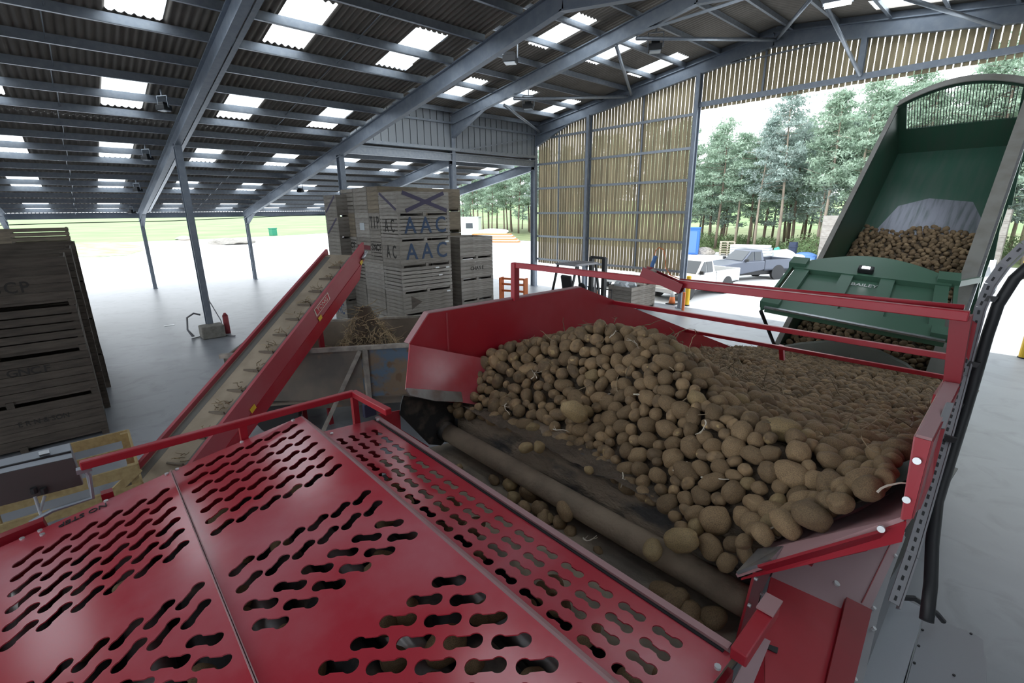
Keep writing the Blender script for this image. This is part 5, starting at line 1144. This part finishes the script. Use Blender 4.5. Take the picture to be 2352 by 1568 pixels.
blob('rubble_bag', pZ(1795, 594), 1.0, .7, .62, 'bag_white', 'white sacks of rubble right of the roofing sheets', 'sack', 7); blob('rubble_bag', pZ(1822, 597), .8, .5, .4, 'bag_white', 'flatter white sack leaning below the black barrel', 'sack', 9); blob('tarpaulin', pZ(1850, 594), 1.0, .6, .4, 'blue_tarp', 'crumpled blue tarpaulin beside the white sacks', 'tarpaulin', 11); blob('tarpaulin', pZ(1783, 583), .35, .3, .5, 'aqua', 'small turquoise bag behind the white sacks', 'bag', 12); blob('rubble_heap', pZ(1618, 583), .9, .7, .5, 'rail_pale', 'low heap of rubble by the blue toilet', 'rubble', 14)
b = MB(); b.cyl((0, 0, 0), (0, 0, 1.3), .32, 18); b.cyl((0, 0, .9), (0, 0, 1.0), .36, 18); o = obj('barrel', b, 'navy', smooth=False); o.location = pZ(1818, 592); tag(o, 'dark blue barrel behind the white sacks', 'barrel')
G3 = 'pale box stacks at the wood edge'
q = pZ(1895, 598); q2 = pZ(2262, 606)
for k in range(4):
    crate(('lowest', 'second', 'third', 'top')[k] + ' pale box of the far stack left of the raised trailer', (q.x - .6, q.y, .86 * k), (1.9, 1.3, .86), n=5, m='wood_pale', group=G3, seed=210 + k, simple=True)
    crate(('lowest', 'second', 'third', 'top')[k] + ' grey box of the far stack right of the raised trailer', (q2.x - .9, q2.y, .95 * k), (1.6, 1.3, .95), n=5, m='wood_pale', group=G3, seed=220 + k, simple=True)
gn = thing('generator', 'pale generator unit below the far grey box stack', 'generator', pZ(2252, 631), .2)
obj('body', MB().box((-.75, -.4, .15), (.5, .4, .95)), 'sheet_grey', gn, world=False, bevel=.05); obj('fan_grille', MB().cyl((.5, -.05, .55), (.54, -.05, .55), .3, 18), 'black', gn, world=False); obj('skid', MB().box((-.8, -.45, 0), (.6, .45, .15)), 'black', gn, world=False)
gb = thing('wheelie_bin', 'green wheelie bin standing at the field edge', 'bin', pZ(628, 541), .3); obj('body', MB().box((-.55, -.5, 0), (.55, .5, 1.25)), 'bin_green', gb, world=False, bevel=.05); obj('lid', MB().box((-.6, -.55, 1.25), (.6, .55, 1.4)), 'bin_green', gb, world=False)
blob('spoil_heap', pZ(530, 558), 5.5, 2.5, .55, 'concrete', 'low grey heap of spoil at the yard edge', 'spoil', 21); blob('spoil_heap', pZ(425, 550), 2.5, 1.2, .45, 'sand', 'small sandy mound left of the grey spoil', 'spoil', 23)
for k in range(7):
    b = MB(); b.box((-3.2, -.55, 0), (3.2 - .2 * k, .55, .16)); o = obj('barrier_section', b, 'orange' if k % 2 == 0 else 'white'); P = pZ(1140, 556); o.location = (P.x, P.y, .16 * k); o.rotation_euler = (0, 0, math.radians(36)); tag(o, 'flat orange or white barrier section in the pile behind the corner post', 'barrier', 'barrier sections piled in the yard')
blob('sheeting', pZ(1135, 553) + V((0, 0, 1.05)), 2.8, 1.1, .5, 'bag_white', 'white plastic sheeting over the orange barrier pile', 'sheeting', 31)
ct = thing('site_cabin', 'plain white site cabin behind the tall steel post', 'cabin', pZ(1062, 540), math.radians(40)); obj('walls', MB().box((-3.2, -1.3, .1), (3.2, 1.3, 3.0)), 'white', ct, world=False); obj('roof', MB().box((-3.3, -1.4, 3.0), (3.3, 1.4, 3.12)), 'sheet_grey', ct, world=False); obj('window', MB().box((1.0, -1.33, 1.2), (2.2, -1.3, 2.1)), 'glass_dark', ct, world=False)
rr_ = thing('red_barrier', 'red and white folding barrier left of the forklift', 'barrier', (-15.9, 14.4, 0), .4)
for z in (.45, .75, 1.0): obj('rail', MB().box((-.6, -.02, z), (.6, .02, z + .09)), 'orange', rr_, world=False)
for x in (-.6, .6): obj('leg', MB().box((x - .03, -.2, 0), (x + .03, .2, 1.1)), 'orange', rr_, world=False)

# ------------------------------------------------------------------ pine wood
def pine(seed, H, R, base, mname, dens=1.0):
    r_ = random.Random(seed); b = MB(); tk = MB()
    lean = V((r_.uniform(-.03, .03), r_.uniform(-.03, .03), 1))
    pts = [lean * (H * t) + V((.12 * math.sin(t * 5 + seed), .12 * math.cos(t * 4 + seed), 0)) for t in (0, .15, .3, .5, .7, .88, 1)]
    tk.tube(pts, .16, 7, .03)
    nb = int(64 * dens)
    for i in range(nb):
        t = base + (1.01 - base) * ((i + r_.random()) / nb); P = lean * (H * t); a = r_.uniform(0, 6.28)
        rr = R * (1 - ((t - base) / (1.02 - base)) ** 2.3 * .86) * r_.uniform(.5, 1.1)
        if t < base + .12: rr *= r_.uniform(.4, 1)
        Q = P + V((math.cos(a) * rr, math.sin(a) * rr, rr * r_.uniform(-.05, .25)))
        if i % 2 == 0: tk.tube([P, (P + Q) / 2 + V((0, 0, -.1)), Q], .035, 4, .012)
        for c in range(4):
            K = lerp(P, Q, r_.uniform(.35, 1.05)) + V((r_.gauss(0, .25), r_.gauss(0, .25), r_.gauss(0, .12))); s = r_.uniform(.38, .80)
            for _ in range(int(24 * dens)):
                d = V((r_.gauss(0, 1), r_.gauss(0, 1), r_.gauss(.25, .55))); d = d.normalized() * (s * r_.random() ** .5); d.z *= .55
                o_ = K + d; u = V((r_.gauss(0, 1), r_.gauss(0, 1), r_.gauss(.3, .8))).normalized() * r_.uniform(.10, .21); w = u.cross(V((r_.gauss(0, 1), r_.gauss(0, 1), r_.gauss(0, 1)))).normalized() * r_.uniform(.07, .13)
                b.add([o_ - u, o_ + w, o_ + u], [(0, 1, 2)])
    cm = b.mesh('crown'); cm.materials.append(MATS[mname]); tm = tk.mesh('trunk', True); tm.materials.append(MATS['bark' if seed % 2 else 'bark_pale']); return cm, tm
PV = [pine(1, 12.0, 3.0, .36, 'needles'), pine(2, 12.8, 2.8, .40, 'needles_blue'), pine(3, 11.8, 3.3, .30, 'needles'), pine(4, 13.0, 2.7, .46, 'needles'), pine(5, 10.5, 2.9, .22, 'needles_blue'), pine(6, 12.2, 2.6, .44, 'needles')]
TG = 'pine trees of the wood behind the yard'
def tree(X, Y, k, s, rz, lab):
    t = thing('pine_tree', lab, 'tree', (X, Y, 0), rz, TG); t.scale = (s, s, s * rnd.uniform(.95, 1.06))
    obj('crown', PV[k][0], None, t, world=False); obj('trunk', PV[k][1], None, t, world=False)
tr_ = random.Random(5)
for row, (Y0, n, xa, xb, lab) in enumerate(((48.5, 17, -31, 7, 'pine in the front row of the wood beyond the doorway'), (52, 19, -34, 9, 'pine in the second row of the wood beyond the doorway'), (57, 20, -38, 11, 'pine in the third row of the wood beyond the doorway'), (63, 20, -42, 13, 'pine deep in the wood beyond the doorway'), (71, 18, -48, 15, 'pine in the back row of the wood beyond the doorway'))):
    for i in range(n):
        X = xa + (xb - xa) * (i + tr_.uniform(.1, .9)) / n
        tree(X, Y0 + tr_.uniform(-1.5, 1.5) + .06 * abs(X + 12), tr_.randrange(6), tr_.uniform(.86, 1.10) * (.92 + .008 * max(0, X + 25)), tr_.uniform(0, 6.3), lab)
for row, (D0, n, lab) in enumerate(((0, 14, 'pine in the front row of the far wood behind the orange pile'), (7, 14, 'pine in the back rows of the far wood behind the orange pile'), (15, 14, 'pine at the rear of the far wood behind the orange pile'))):
    for i in range(n):
        t_ = (i + tr_.uniform(.1, .9)) / n; P = V((-86, 58, 0)).lerp(V((-46, 66, 0)), t_) + V((-.5, .86, 0)) * (D0 + tr_.uniform(-2, 2))
        tree(P.x, P.y, tr_.randrange(6), tr_.uniform(.9, 1.25), tr_.uniform(0, 6.3), lab)
def bush(P, s, seed, lab):
    r_ = random.Random(seed); b = MB()
    for _ in range(900):
        d = V((r_.gauss(0, 1), r_.gauss(0, 1), abs(r_.gauss(0, .9)))); d = d.normalized() * (r_.random() ** .4); o_ = V((d.x * s * 1.2, d.y * s * 1.2, d.z * s * .95 + .05)); u = V((r_.gauss(0, 1), r_.gauss(0, 1), r_.gauss(0, 1))).normalized() * .13; w = u.orthogonal().normalized() * .09; b.add([o_ - u, o_ + w, o_ + u], [(0, 1, 2)])
    t = thing('bush', lab, 'bush', P, 0, 'bushes under the pines'); obj('foliage', b, 'leaf', t, world=False)
    b = MB(); 
    for k in range(4): b.cyl((0, 0, 0), (r_.uniform(-.4, .4) * s, r_.uniform(-.4, .4) * s, .7 * s), .03, 5)
    obj('stems', b, 'bark', t, world=False)
for i, (x, y, s, lab) in enumerate(((1625, 566, 1.7, 'bush right of the blue toilet'), (1665, 568, 1.5, 'bush behind the pallets'), (1760, 572, 1.3, 'bush behind the roofing sheets'), (1850, 582, 1.9, 'bush behind the dark blue barrel'), (1878, 588, 1.6, 'bush left of the far pale box stack'), (2320, 590, 1.8, 'bush at the right picture edge under the pines'), (1700, 566, 1.3, 'low bush above the roofing sheets'))): bush(pZ(x, y, .02), s, i + 3, lab)
